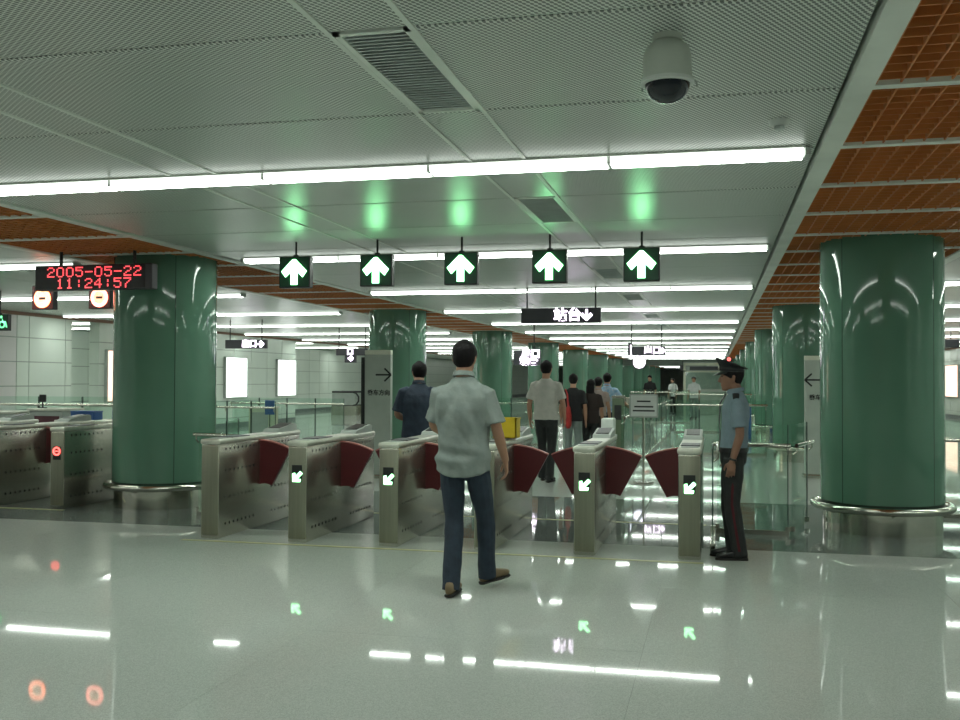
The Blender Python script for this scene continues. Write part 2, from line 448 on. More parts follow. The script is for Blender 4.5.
# orange-brown open grid over both column rows -----------------------
PITCH = 0.11
lcache = {}
def blade(parent, along, length, loc):
    k = (along, round(length, 3))
    if k not in lcache:
        h = 0.055; t = 0.0045
        mb = MB()
        if along == 'y': mb.box(-t, t, -length / 2, length / 2, 0, h)
        else: mb.box(-length / 2, length / 2, -t, t, 0.0015, h)
        me = mb.mesh('grid_blade'); me.materials.append(M['grid']); lcache[k] = me
    return link('grid_blade', lcache[k], parent, loc)
def grid_strip(x0, x1, near_to):
    far = MB()
    nb = 0
    for j in range(len(YS) - 1):
        y0, y1 = YS[j], YS[j + 1]
        if y0 < -4: continue
        MB().box(x0 - 0.01, x1 + 0.01, y0 - 0.035, y0 + 0.035, H - 0.006, H + 0.05).build('cross_bar', 'ceil_trim', ceiling) if y0 < 40 else far.box(x0, x1, y0 - 0.035, y0 + 0.035, H - 0.004, H + 0.05)
        ya, yb = y0 + 0.036, y1 - 0.036
        nx = int((x1 - x0) / PITCH); ny = int((yb - ya) / PITCH)
        single = 2.4 < y0 < near_to
        if y0 > 45: nx //= 2; ny //= 2
        for i in range(nx + 1):
            x = x0 + 0.01 + (x1 - x0 - 0.02) * i / nx
            if single: blade(ceiling, 'y', yb - ya, (x, (ya + yb) / 2, H + 0.002)); nb += 1
            else: far.box(x - 0.0045, x + 0.0045, ya, yb, H + 0.002, H + 0.057)
        for i in range(ny):
            y = ya + (yb - ya) * (i + 0.5) / ny
            if single: blade(ceiling, 'x', x1 - x0 - 0.012, ((x0 + x1) / 2, y, H + 0.002)); nb += 1
            else: far.box(x0, x1, y - 0.0045, y + 0.0045, H + 0.003, H + 0.057)
    stuff(far.build('grid_blades_beyond', 'grid', ceiling))
    MB().box(x0, x1, Y_BACK, Y_END, H + 0.10, H + 0.12).build('grid_backing', 'grid', ceiling)
grid_strip(*STRIP_R, 8.8)
grid_strip(*STRIP_L, 2.0)

# fluorescent strips --------------------------------------------------
dcache = {}
def light_strip(x0, x1, y, label, group, nseg, detail):
    t = tag(empty('ceiling_light', (0, y, H)), label, 'ceiling light', group)
    MB().box(x0, x1, -0.095, 0.095, -0.012, 0.004).build('tray', 'ceil_trim', t)
    w = (x1 - x0) / nseg
    for i in range(nseg):
        a, b = x0 + w * i + 0.012, x0 + w * (i + 1) - 0.012
        prof = [(-0.078, -0.010), (-0.080, -0.036), (-0.064, -0.058), (0.064, -0.058), (0.080, -0.036), (0.078, -0.010)]
        key = (round(b - a, 3),)
        if key not in dcache:
            me = MB().prism(prof, 'x', 0, b - a).mesh('diffuser')
            me.materials.append(M['strip']); me.materials.append(M['strip_side'])
            for p_ in me.polygons: p_.material_index = 0 if p_.normal.z < -0.9 else 1
            dcache[key] = me
        link('diffuser', dcache[key], t, (a, 0, 0))
        if detail and i:
            MB().box(a - 0.022, a - 0.002, -0.075, 0.075, -0.053, -0.010).build('joint_clip', 'white', t)
    for x in (x0 - 0.03, x1 + 0.0):
        MB().box(x, x + 0.03, -0.075, 0.075, -0.053, -0.010).build('end_cap', 'grey', t)
ORD = ['first', 'second', 'third', 'fourth', 'fifth', 'sixth', 'seventh', 'eighth', 'ninth', 'tenth', 'eleventh', 'twelfth', 'thirteenth', 'fourteenth', 'added fifteenth', 'added sixteenth', 'added seventeenth', 'added eighteenth', 'added nineteenth', 'twentieth', 'twenty-first', 'twenty-second', 'twenty-third', 'twenty-fourth', 'twenty-fifth', 'twenty-sixth']
for k, y in enumerate(LIGHT_Y):
    n = k - 2
    if n < 0: w = 'nearer one behind the viewpoint' if n == -1 else 'farther one behind the viewpoint'
    else: w = ORD[n] + ' from the front'
    light_strip(XL + 0.2, XR - 0.07, y, 'white fluorescent strip across the middle ceiling, ' + w, 'middle ceiling strips', 5, n < 4)
    if n >= -1 and n < 18:
        light_strip(WL + 0.35, -7.72, y, 'white fluorescent strip over the lightbox aisle, ' + w, 'side aisle strips by the lightboxes', 5, False)
        light_strip(2.9, WR - 0.4, y, 'white fluorescent strip beyond the guard column, ' + w, 'far aisle strips', 5, False)

# walls ---------------------------------------------------------------
def tiled_wall(name, plane_x, sign, segs, mat='wall', z_rows=(0.14, 0.30, 0.82, 1.34, 1.87, 2.40, 2.94)):
    """wall in a Y-Z plane; segs = list of tile joint Y positions"""
    w = struct(MB().box(min(plane_x, plane_x - sign * 0.25), max(plane_x, plane_x - sign * 0.25), segs[0], segs[-1], 0, 3.4).build(name, 'wall_joint'))
    for a, b in zip(segs[:-1], segs[1:]):
        for z0, z1 in zip(z_rows[:-1], z_rows[1:]):
            MB().box(min(plane_x, plane_x + sign * 0.012), max(plane_x, plane_x + sign * 0.012), a + 0.012, b - 0.012, z0 + 0.012, z1 - 0.012).build('wall_tile', mat, w)
    MB().box(min(plane_x, plane_x + sign * 0.02), max(plane_x, plane_x + sign * 0.02), segs[0], segs[-1], 0, 0.14).build('skirting', 'skirt', w)
    return w
def frange(a, b, s):
    n = max(1, round((b - a) / s)); return [a + (b - a) * i / n for i in range(n + 1)]
tiled_wall('wall_left_1', WL, 1, [Y_BACK] + frange(9.0, 18.55, 1.3), 'wall_pink')
tiled_wall('wall_left_2', WL, 1, [18.55, 18.95, 20.2, 20.45])
w3 = tiled_wall('wall_left_3', WL, 1, frange(21.5, 33.2, 1.2))
for z0, z1 in ((0.14, 0.82), (0.82, 1.34), (1.34, 1.87), (1.87, 2.40), (2.40, 2.94)):
    MB().box(WL - 0.25, WL + 0.01, 21.488, 21.5, z0 + 0.008, z1 - 0.008).build('wall_tile', 'wall', w3)
RX = -18.6
tiled_wall('wall_left_4', RX, 1, frange(19.4, 46, 1.2) + [60, Y_END])
for k, (y0, y1) in enumerate(((20.2, 20.45), (33.0, 33.2))):
    struct(MB().box(RX, WL - 0.26, y0, y1, 0, 3.4).build('wall_return_%d' % (k + 1), 'wall'))
struct(MB().box(RX, WL - 0.26, 19.4, Y_END, H + 0.02, H + 0.1).build('ceiling_recess', 'ceil_trim'))
for k, y in enumerate((22.3, 24.6, 29.0, 31.5, 36.0, 41.0, 46.0)):  # nearest strip is an added light that brightens the recess
    light_strip(RX + 0.4, WL - 0.5, y, 'fluorescent strip of the partly added lighting in the wall recess, ' + ORD[k] + ' one', 'recess strips', 3, False)
trim_n += 1
struct(MB().box(WL - 0.02, WL + 0.05, Y_BACK, Y_END, H - 0.07, H + 0.08).build('trim_%d' % trim_n, 'brown_trim'))
tiled_wall('wall_right', WR, -1, [Y_BACK, 20] + frange(30, 60, 1.3) + [Y_END])
trim_n += 1
struct(MB().box(WR - 0.05, WR + 0.02, Y_BACK, Y_END, H - 0.07, H + 0.08).build('trim_%d' % trim_n, 'brown_trim'))
struct(MB().box(-7.4, 2.6, 67.2, 67.5, 2.52, 3.42).build('wall_bulkhead', 'bulkhead'))
struct(MB().box(-20, 14, Y_END - 0.5, Y_END, 0, 3.42).build('wall_back', 'board'))
struct(MB().box(-20, 14, Y_BACK, Y_BACK + 0.2, 0, 3.42).build('wall_front', 'wall'))

def lightbox(x, sign, y0, y1, z0, z1, label, mat='lightbox'):
    t = tag(empty('lightbox', (x, (y0 + y1) / 2, z0)), label, 'lightbox', 'wall lightboxes')
    d = (y1 - y0) / 2; hh = z1 - z0
    fr = MB()
    for a, b, c, e in ((-d, d, -0.03, 0.0), (-d, d, hh, hh + 0.03), (-d - 0.03, -d, -0.03, hh + 0.03), (d, d + 0.03, -0.03, hh + 0.03)):
        fr.box(min(0.013 * sign, sign * 0.10), max(0.013 * sign, sign * 0.10), a, b, c, e)
    fr.build('frame', 'grey', t)
    MB().rbox(min(0.013 * sign, sign * 0.085), max(0.013 * sign, sign * 0.085), -d, d, 0, hh, 0.02).build('panel', mat, t)
lightbox(WL, 1, 27.85, 29.25, 0.95, 2.17, 'bright white lightbox on the tiled wall, first beyond the date column')
lightbox(WL, 1, 31.55, 33.05, 0.95, 2.17, 'bright white lightbox on the tiled wall at its far corner')
lightbox(WL, 1, 21.75, 23.3, 0.95, 2.2, 'pinkish lightbox half hidden by the date column', 'lightbox_pink')
lightbox(WR, -1, 44.0, 46.5, 0.9, 2.2, 'pinkish lightbox on the far tiled wall beyond the guard column', 'lightbox_pink')

# ------------------------------------------------------------------ columns
def make_column(seam):
    t = empty('round_column')
    t['kind'] = 'thing'
    MB().cyl((0, 0), COL_RAD - 0.012, 0.25, H + 0.2, 48).build('core', 'seam', t, 30)
    for q in range(4):
        a0 = seam + q * PI / 2 + 0.006; a1 = seam + (q + 1) * PI / 2 - 0.006
        mb = MB(); n = 14; pr = []
        ri, ro = COL_RAD - 0.02, COL_RAD
        prof = [(ri, 0.30), (ro, 0.305), (ro, H + 0.06), (ri, H + 0.06)]
        mb.lathe((0, 0), prof, n, a0, a1)
        mb.build('cladding_panel', 'green', t, 40)
    b = MB(); b.lathe((0, 0), [(0.0, 0.0), (0.575, 0.0), (0.575, 0.29), (0.55, 0.31), (0.0, 0.31)], 48)
    b.build('base_drum', 'steel_shiny', t, 30)
    MB().torus((0, 0, 0.255), 0.665, 0.038, 56, 10).build('bumper_rail', 'steel_shiny', t, 60)
    for q in range(6):
        a = seam + q * PI / 3 + 0.3
        MB().tube([(0.56 * math.cos(a), 0.56 * math.sin(a), 0.2), (0.64 * math.cos(a), 0.64 * math.sin(a), 0.22), (0.655 * math.cos(a), 0.655 * math.sin(a), 0.25)], 0.014, 8).build('rail_bracket', 'steel_shiny', t, 60)
    return t
# seam angles measured from the direction to the camera
protoL = make_column(math.atan2(-10.85, 6.5) + math.radians(10))
protoR = make_column(math.atan2(-10.93, -1.66) + math.radians(53))
lblL = ['green clad column behind the red date display', 'green column beside the board with the right-pointing arrow',
        'third green column of the row with the date display', 'fourth green column of the row with the date display',
        'fifth green column of the row with the date display', 'sixth green column of the row with the date display', 'seventh, farthest green column of the row with the date display']
lblR = ['large green column beside the guard, with steel bumper rail', 'green column behind the board with the left-pointing arrow',
        'third green column of the row behind the guard', 'fourth green column of the row behind the guard', 'fifth green column of the row behind the guard',
        'sixth green column of the row behind the guard', 'seventh, farthest green column of the row behind the guard']
for proto, spots, lbls, grp in ((protoL, COL_L, lblL, 'green columns of the date display row'), (protoR, COL_R, lblR, 'green columns of the guard row')):
    for k, (x, y) in enumerate(spots):
        o = proto if k == 0 else copy_tree(proto)
        o.location = (x, y, 0)
        tag(o, lbls[k] if k < 6 else ORD[k] + ' green column of ' + ('the row with the date display' if proto is protoL else 'the row behind the guard'), 'column', grp)

# ------------------------------------------------------------------ ticket gates
GX0, GS, GY0, GL, GW = -4.776, 0.8926, 8.62, 1.88, 0.19
def arrow_poly(s, ang, stem=0.20, slim=False):
    """bold arrow with open chevron head, pointing up before rotation, fits in a unit circle times s"""
    p = [(-stem / 2, -0.5), (stem / 2, -0.5), (stem / 2, 0.02), (0.36, -0.20), (0.53, 0.03), (0.06, 0.50), (-0.06, 0.50), (-0.53, 0.03), (-0.36, -0.20), (-stem / 2, 0.02)]
    if slim: p = [(-0.13, -0.55), (0.13, -0.55), (0.13, 0.06), (0.34, -0.14), (0.46, 0.05), (0.0, 0.5), (-0.46, 0.05), (-0.34, -0.14), (-0.13, 0.06)]
    c, q = math.cos(ang), math.sin(ang)
    return [((x * c - y * q) * s, (x * q + y * c) * s) for x, y in p]
def flap_mb(sgn):
    """fan-shaped flap in the X-Z plane, leaving the cabinet side at x = 0 in direction sgn"""
    top = []
    n = 10
    for i in range(n + 1):
        u = i / n
        top.append((0.335 * u - 0.03 * (1 - u), 0.885 - 0.012 * u - 0.075 * u * u))
    bot = []
    for i in range(6):
        u = 1 - i / 5
        bot.append((0.135 * u - 0.02 * (1 - u), 0.425 + 0.018 * math.sin(PI * u)))
    poly = [(sgn * x, z) for x, z in top + bot]
    edge = [(sgn * x, z) for x, z in top]
    return poly, edge
def make_gate(front, flaps, x, y, rear=True):
    t = empty('ticket_gate', (x, y, 0))
    b = MB().rbox(0, GW, 0, GL, 0.0, 0.895, 0.016, 2)
    body = b.build('cabinet_body', 'steel', t, 35)
    MB().rbox(0.006, GW - 0.006, -0.004, 0.03, 0.03, 0.885, 0.012, 2).build('front_plate', 'steel_front', t, 35)
    MB().rbox(-0.008, GW + 0.008, -0.012, GL + 0.01, 0.893, 0.945, 0.02, 3).build('top_cover', 'steel_top', t, 40)
    MB().rbox(0.01, GW - 0.01, 0.30, 0.66, 0.943, 0.953, 0.004, 1).build('card_reader', 'sign_dark', t)
    MB().rbox(0.02, GW - 0.02, 0.10, 0.22, 0.943, 0.950, 0.003, 1).build('coin_slot', 'grey', t)
    # raised reader desk at the far end, tilted screen
    d = MB().prism([(1.30, 0.943), (1.80, 0.943), (1.80, 1.01), (1.74, 1.025), (1.34, 0.975)], 'x', 0.006, GW - 0.006)
    dk = d.build('reader_desk', 'grey', t)
    s = MB().prism([(1.40, 0.984), (1.72, 1.0235), (1.718, 1.029), (1.398, 0.989)], 'x', 0.03, GW - 0.03)
    s.build('screen', 'black', dk)
    # punched holes on both long sides
    hm = MB()
    for zz in (0.13, 0.385, 0.64, 0.845):
        yy = [0.13 + 0.085 * i for i in range(8)] + [1.15 + 0.085 * i for i in range(8)]
        for q in yy:
            if 0.80 < q < 1.12: continue
            for xx in (-0.001, GW):
                hm.prism([(q + 0.015 * math.cos(2 * PI * i / 6), zz + 0.015 * math.sin(2 * PI * i / 6)) for i in range(6)], 'x', xx, xx + 0.001)
    stuff(hm.build('punched_holes', 'hole', t))
    for sg in flaps:
        poly, edge = flap_mb(sg)
        off = GW if sg > 0 else 0.0
        poly = [(px + off, pz) for px, pz in poly]; edge = [(px + off, pz) for px, pz in edge]
        fl = MB().prism(poly, 'y', 0.86, 0.90).build('flap', 'flap', t)
        rim = [(px, pz + 0.001) for px, pz in edge] + [(px, pz + 0.013) for px, pz in reversed(edge)]
        MB().prism(rim, 'y', 0.855, 0.905).build('flap_rim', 'flap_edge', fl)
    if front:
        z0 = 0.565
        p = MB().box(0.045, 0.145, -0.010, -0.003, z0, z0 + 0.155).build('status_display', 'black', t)
        if front == 'arrow':
            pts = [(0.094 + a, z0 + 0.042 + c) for a, c in arrow_poly(0.118, math.radians(135), slim=True)]
            MB().prism(pts, 'y', -0.016, -0.009).build('arrow_light', 'arrow_small', p)
        else:
            rg = MB()
            for rr, wd in ((0.052, 0.020),):
                n = 20
                o_ = [(0.095 + rr * math.cos(2 * PI * i / n), z0 + 0.10 + rr * math.sin(2 * PI * i / n)) for i in range(n)]
                i_ = [(0.095 + (rr - wd) * math.cos(2 * PI * i / n), z0 + 0.10 + (rr - wd) * math.sin(2 * PI * i / n)) for i in range(n)]
                for i in range(n):
                    j = (i + 1) % n
                    rg.prism([o_[i], o_[j], i_[j], i_[i]], 'y', -0.016, -0.009)
            rg.build('no_entry_ring', 'stop_gate', p)
            MB().box(0.07, 0.12, -0.015, -0.009, z0 + 0.093, z0 + 0.107).build('no_entry_bar', 'stop_gate', p)
    # rear plate with rounded corner
    MB().rbox(0.006, GW - 0.006, GL - 0.03, GL + 0.004, 0.03, 0.885, 0.012, 2).build('rear_plate', 'steel_front', t, 35)
    return t
glabels = ['steel ticket gate cabinet with a blank front, nearest the date column',
           'steel ticket gate cabinet with green arrow, second from the date column',
           'steel ticket gate cabinet with green arrow, just beside the walking man',
           'steel ticket gate cabinet hidden behind the walking man, yellow box on top',
           'steel ticket gate cabinet with green arrow in front of the white-shirted walker',
           'steel ticket gate cabinet with green arrow beside the guard']
for i in range(6):
    g = make_gate('arrow' if i > 0 else None, ([1] if i == 0 else [-1] if i == 5 else [1, -1]), GX0 + GS * i, GY0)
    tag(g, glabels[i], 'ticket gate', 'ticket gates of the middle row')
ll = ['steel ticket gate cabinet with red ring, beside the date column', 'steel ticket gate cabinet, second from the date column in the side row', 'outermost steel ticket gate cabinet of the side row']
for i in range(3):
    g = make_gate('stop', [1, -1] if i else [-1], -7.58 - GS * i, 10.17)
    tag(g, ll[i], 'ticket gate', 'ticket gates of the side row')
# yellow box on the fourth gate
t = tag(empty('collection_box', (-1.99, 9.52, 0.9545)), 'bright yellow open box on the gate behind the walking man', 'box')
yb = MB()
yb.box(-0.115, 0.115, -0.10, 0.10, 0.0, 0.01)
for a in ((-0.115, 0.115, -0.10, -0.09), (-0.115, 0.115, 0.09, 0.10), (-0.115, -0.105, -0.10, 0.10), (0.105, 0.115, -0.10, 0.10)): yb.box(*a, 0.0, 0.19)
yb.build('box_walls', 'yellow', t)
rb = MB()
for a in ((-0.122, 0.122, -0.107, -0.088), (-0.122, 0.122, 0.088, 0.107), (-0.122, -0.103, -0.107, 0.107), (0.103, 0.122, -0.107, 0.107)): rb.box(*a, 0.185, 0.197)
rb.build('rim', 'yellow', t)
MB().box(-0.05, -0.02, -0.102, -0.0995, 0.03, 0.05).build('printed_mark', 'ink', t)

# ------------------------------------------------------------------ hanging lane signs
def ring_mb(cx, cz, r, w, y0, y1, n=28):
    mb = MB()
    for i in range(n):
        a, b = 2 * PI * i / n, 2 * PI * (i + 1) / n
        mb.prism([(cx + r * math.cos(a), cz + r * math.sin(a)), (cx + r * math.cos(b), cz + r * math.sin(b)),
                  (cx + (r - w) * math.cos(b), cz + (r - w) * math.sin(b)), (cx + (r - w) * math.cos(a), cz + (r - w) * math.sin(a))], 'y', y0, y1)
    return mb
def lane_sign(x, y, z0, label, kind, ringmat='stop', size=(0.345, 0.325)):
    w, hh = size
    t = tag(empty('lane_sign', (x, y, z0)), label, 'sign', 'hanging lane signs')
    MB().rbox(-w / 2, w / 2, 0.0, 0.09, 0, hh, 0.008, 2).build('housing', 'black', t)
    MB().box(-w / 2 + 0.012, w / 2 - 0.012, -0.003, 0.002, 0.012, hh - 0.012).build('face', 'sign_green' if kind in ('arrow', 'wheel') else 'sign_red', t)
    MB().cyl((0, 0.045), 0.011, hh - 0.005, H - z0 + 0.01, 10).build('hanging_rod', 'black', t, 40)
    MB().cyl((0, 0.045), 0.03, hh - 0.002, hh + 0.02, 12).build('rod_collar', 'black', t, 40)
    if kind == 'arrow':
        p = [(a, hh * 0.5 + c) for a, c in arrow_poly(0.262, 0, stem=0.27)]
        MB().prism(p, 'y', -0.012, -0.002).build('arrow_light', 'arrow', t)
    elif kind == 'stop':
        ring_mb(0, hh * 0.46, 0.125, 0.045, -0.012, -0.002).build('no_entry_ring', ringmat, t)
        ring_mb(0, hh * 0.46, 0.080, 0.079, -0.009, -0.002).build('ring_glow_disc', 'stop_glow', t)  # emissive disc stands in for the ring's overexposed glow
        MB().box(-0.045, 0.045, -0.013, -0.009, hh * 0.46 - 0.014, hh * 0.46 + 0.014).build('no_entry_bar', 'sign_red', t)
    return t
names = ['between the first two gates from the date column', 'above the second lane from the date column', 'above the middle lane', 'fourth lane from the date column', 'nearest the guard']
for i in range(5):
    lane_sign(-4.262 + 0.8926 * i, 9.58, 2.468, 'hanging sign with bright up arrow, ' + names[i], 'arrow')
lane_sign(-8.64, 11.4, 2.42, 'hanging lane sign with orange-red ring, left one under the date display', 'stop', 'stop', (0.33, 0.32))
lane_sign(-7.79, 11.4, 2.42, 'hanging lane sign with pinkish-red ring, right one under the date display', 'stop', 'stop2', (0.33, 0.32))
wt = lane_sign(-11.44, 14.0, 2.29, 'green wheelchair lane sign at the picture edge', 'wheel', size=(0.36, 0.27))
wb = MB()
wb.v, wb.f = ring_mb(0.075, 0.10, 0.06, 0.022, -0.01, -0.002, 16).v, ring_mb(0.075, 0.10, 0.06, 0.022, -0.01, -0.002, 16).f
wb.sphere((0.06, -0.006, 0.225), (0.022, 0.004, 0.022), 10, 6)
wb.prism([(0.05, 0.20), (0.08, 0.20), (0.085, 0.13), (0.13, 0.13), (0.155, 0.05), (0.175, 0.055), (0.145, 0.155), (0.095, 0.155), (0.08, 0.2)], 'y', -0.01, -0.002)
wb.build('wheelchair_symbol', 'wheel', wt)

# ------------------------------------------------------------------ date display (dot-matrix)
F57 = {'0': '01110 10001 10011 10101 11001 10001 01110', '1': '00100 01100 00100 00100 00100 00100 01110', '2': '01110 10001 00001 00110 01000 10000 11111',
       '4': '00010 00110 01010 10010 11111 00010 00010', '5': '11111 10000 11110 00001 00001 10001 01110', '7': '11111 00001 00010 00100 01000 01000 01000',
       '-': '00000 00000 00000 11111 00000 00000 00000', ':': '00000 00100 00100 00000 00100 00100 00000'}
F57['0'] = '01110 10001 10001 10001 10001 10001 01110'
t = tag(empty('date_display', (-6.83, 9.86, 2.515)), 'hanging black LED display with red date and time', 'display')
MB().rbox(-0.75, 0.745, 0, 0.12, 0, 0.285, 0.012, 2).build('housing', 'sign_dark', t)
fc = MB().box(-0.735, 0.66, -0.004, 0.002, 0.012, 0.273).build('face', 'black', t)
def led_text(txt, x0, pitch, z1, dotx, dotz):
    for ci, ch in enumerate(txt):
        mb = MB()
        for r, row in enumerate(F57[ch].split()):
            for c, b in enumerate(row):
                if b == '1':
                    x = x0 + ci * pitch + c * dotx; z = z1 - r * dotz
                    mb.box(x + dotx * 0.12, x + dotx * 0.88, -0.008, -0.003, z - dotz * 0.9, z - dotz * 0.05)
        stuff(mb.build('led_digit', 'red_led', fc))
led_text('2005-05-22', -0.585, 0.1225, 0.262, 0.0195, 0.0165)
led_text('11:24:57', -0.465, 0.1225, 0.132, 0.0195, 0.0165)
for x in (-0.45, 0.49):
    MB().cyl((x, 0.06), 0.018, 0.28, H - 2.515 + 0.01, 10).build('hanging_rod', 'black', t, 40)

# ------------------------------------------------------------------ text helper (built-in font, converted to mesh)
def text_mesh(txt, size, depth=0.004, bold=0.0):
    cu = bpy.data.curves.new('lettering', 'FONT'); cu.body = txt; cu.size = size; cu.align_x = 'CENTER'; cu.align_y = 'CENTER'
    cu.extrude = depth; cu.offset = bold; cu.resolution_u = 3
    o = bpy.data.objects.new('lettering', cu); col.objects.link(o)
    dg = bpy.context.evaluated_depsgraph_get()
    me = bpy.data.meshes.new_from_object(o.evaluated_get(dg))
    bpy.data.objects.remove(o); bpy.data.curves.remove(cu)
    return me
def lettering(txt, size, mat, parent, loc, name='lettering', bold=0.0, rz=0):
    me = text_mesh(txt, size, 0.003, bold); me.materials.clear(); me.materials.append(M[mat])
    o = link(name, me, parent, loc); o.rotation_euler = (PI / 2, 0, rz); return o
def arrow_part(parent, loc, s, ang, mat, name='arrow_light', stem=0.2, thin=False):
    if thin:
        pl = MB()
        def seg(a, b, w):
            a, b = Vector(a), Vector(b); d = (b - a).normalized(); q = Vector((-d.y, d.x)) * w / 2
            c, sn = math.cos(ang), math.sin(ang)
            pts = [a + q, b + q, b - q, a - q]
            pl.prism([((p.x * c - p.y * sn) * s, (p.x * sn + p.y * c) * s) for p in pts], 'y', -0.004, 0.0)
        seg((0, -0.55), (0, 0.45), 0.11); seg((0, 0.5), (-0.42, 0.05), 0.11); seg((0, 0.5), (0.42, 0.05), 0.11)
        return pl.build(name, mat, parent, loc=loc)
    return MB().prism(arrow_poly(s, ang, stem=stem), 'y', -0.006, 0.0).build(name, mat, parent, loc=loc)

def hanging_board(x0, x1, y, z0, z1, label, rods, name='direction_sign'):
    t = tag(empty(name, ((x0 + x1) / 2, y, z0)), label, 'sign', 'hanging direction signs')
    w = (x1 - x0) / 2
    MB().rbox(-w, w, 0, 0.10, 0, z1 - z0, 0.01, 2).build('housing', 'sign_dark', t)
    for r in rods:
        MB().cyl((r * w, 0.05), 0.013, z1 - z0 - 0.003, H - z0 + 0.01, 8).build('hanging_rod', 'black', t, 40)
    return t
s1 = hanging_board(-2.935, -1.70, 15.1, 2.398, 2.63, 'dark hanging board with glowing white characters and down arrow, behind the lane arrows', (-0.86, 0.86))
lettering('站台', 0.215, 'glyph', s1, (0.105, -0.004, 0.115), 'glowing_characters', 0.006)
arrow_part(s1, (0.40, 0.0, 0.118), 0.175, PI, 'glyph', stem=0.2)
s2 = hanging_board(-11.58, -10.5, 22.0, 2.25, 2.46, 'dark hanging board with white characters, above the white lightboxes', (-0.8, 0.75))
lettering('出口', 0.20, 'glyph', s2, (0.10, -0.004, 0.105), 'glowing_characters', 0.006)
arrow_part(s2, (0.40, 0.0, 0.105), 0.17, -PI / 2, 'glyph', stem=0.22)
s3 = hanging_board(-10.3, -9.38, 26.0, 2.18, 2.38, 'short dark hanging board beside the board with right-pointing arrow', (-0.85, 0.85))
MB().box(-0.2, 0.12, 0.0, 0.09, -0.20, 0.0).build('lower_panel', 'sign_dark', s3)
lettering('口', 0.20, 'glyph', s3, (-0.04, -0.004, 0.095), 'glowing_characters', 0.008)
arrow_part(s3, (-0.02, -0.004, -0.08), 0.16, -PI / 2, 'glyph', stem=0.3)
s4 = hanging_board(-2.18, -1.27, 26.0, 2.17, 2.40, 'dark hanging board with white characters at the far end, over the round lamp', (-0.9, 0.8))
lettering('出口', 0.22, 'glyph', s4, (0.13, -0.004, 0.12), 'glowing_characters', 0.008)
arrow_part(s4, (0.38, 0.0, 0.12), 0.15, -PI / 2, 'glyph', stem=0.25)
MB().box(-0.50, -0.42, 0.01, 0.09, 0.0, 0.33).build('end_panel', 'sign_dark', s4)
MB().box(-0.435, -0.405, -0.003, 0.01, 0.02, 0.27).build('side_mark', 'glyph', s4)
s5 = hanging_board(-5.05, -4.35, 25.0, 1.90, 2.28, 'glowing white two-line board hung between the columns', (0.5,))
lettering('出口', 0.24, 'glyph', s5, (0.10, -0.004, 0.28), 'glowing_characters', 0.012)
lettering('站台', 0.24, 'glyph', s5, (0.05, -0.004, 0.09), 'glowing_characters', 0.012)
hanging_board(5.85, 6.3, 28.6, 2.43, 2.65, 'small dark hanging board beyond the guard column', (0.1,))
# round lamp under s4
t = tag(empty('round_clock', (-1.93, 26.02, 1.715)), 'round white glowing clock under the far hanging board', 'clock')
ck = MB(); n = 28
ck.prism([(0.16 * math.cos(2 * PI * i / n), 0.28 + 0.16 * math.sin(2 * PI * i / n)) for i in range(n)], 'y', 0.01, 0.05)
ck.build('clock_face', 'glyph', t)
ring_mb(0, 0.28, 0.175, 0.018, 0.0, 0.06).build('clock_rim', 'sign_dark', t)
MB().cyl((0, 0.03), 0.012, 0.43, 0.444, 8).build('bracket', 'black', t)

# ------------------------------------------------------------------ standing direction boards
def totem(x0, x1, y, top, label, arrow_ang, txt, ax, tx, dark_left):
    t = tag(empty('direction_board', ((x0 + x1) / 2, y, 0)), label, 'sign', 'standing direction boards')
    w = (x1 - x0) / 2
    MB().rbox(-w, w, 0, 0.10, 0.06, top - 0.07, 0.006, 1).build('panel', 'board', t)
    MB().rbox(-w, w, -0.002, 0.102, top - 0.07, top, 0.006, 1).build('top_cap', 'board_top', t)
    MB().rbox(-w - 0.03, w + 0.03, -0.08, 0.18, 0, 0.06, 0.01, 1).build('foot', 'steel', t)
    if dark_left: MB().box(-w - 0.055, -w, -0.005, 0.105, 0.06, top - 0.11).build('dark_post', 'black', t)
    arrow_part(t, (ax, -0.001, top - 0.38), 0.235, arrow_ang, 'ink', 'printed_arrow', thin=True)
    lettering(txt, 0.092, 'ink', t, (tx, -0.001, top - 0.66), 'printed_characters', 0.002)
    return t
totem(-5.27, -4.85, 14.5, 1.97, 'pale board with right-pointing arrow beside the green column', -PI / 2, '乘车方向', 0.10, 0.02, True)
totem(1.36, 1.88, 16.4, 1.92, 'pale board with left-pointing arrow behind the big column', PI / 2, '乘车方向', -0.14, -0.01, False)

# notice board on a stand
t = tag(empty('notice_stand', (-1.04, 14.9, 0)), 'white notice board on a thin stand beyond the gates', 'notice')
MB().rbox(-0.20, 0.20, -0.01, 0.01, 0.98, 1.31, 0.005, 1).build('board', 'white', t)
fr = MB()
for a in ((-0.21, 0.21, 0.97, 0.99), (-0.21, 0.21, 1.30, 1.32), (-0.21, -0.19, 0.97, 1.32), (0.19, 0.21, 0.97, 1.32)): fr.box(a[0], a[1], -0.014, 0.014, a[2], a[3])
fr.build('frame', 'grey', t)
for zz, w in ((1.20, 0.10), (1.12, 0.14), (1.06, 0.16)):
    MB().box(-w, w, -0.0125, -0.0098, zz, zz + 0.022).build('printed_line', 'ink', t)
MB().cyl((0, 0), 0.016, 0.02, 0.98, 10).build('pole', 'steel_shiny', t, 40)
MB().cyl((0, 0), 0.15, 0.0, 0.025, 20).build('foot', 'steel', t, 40)

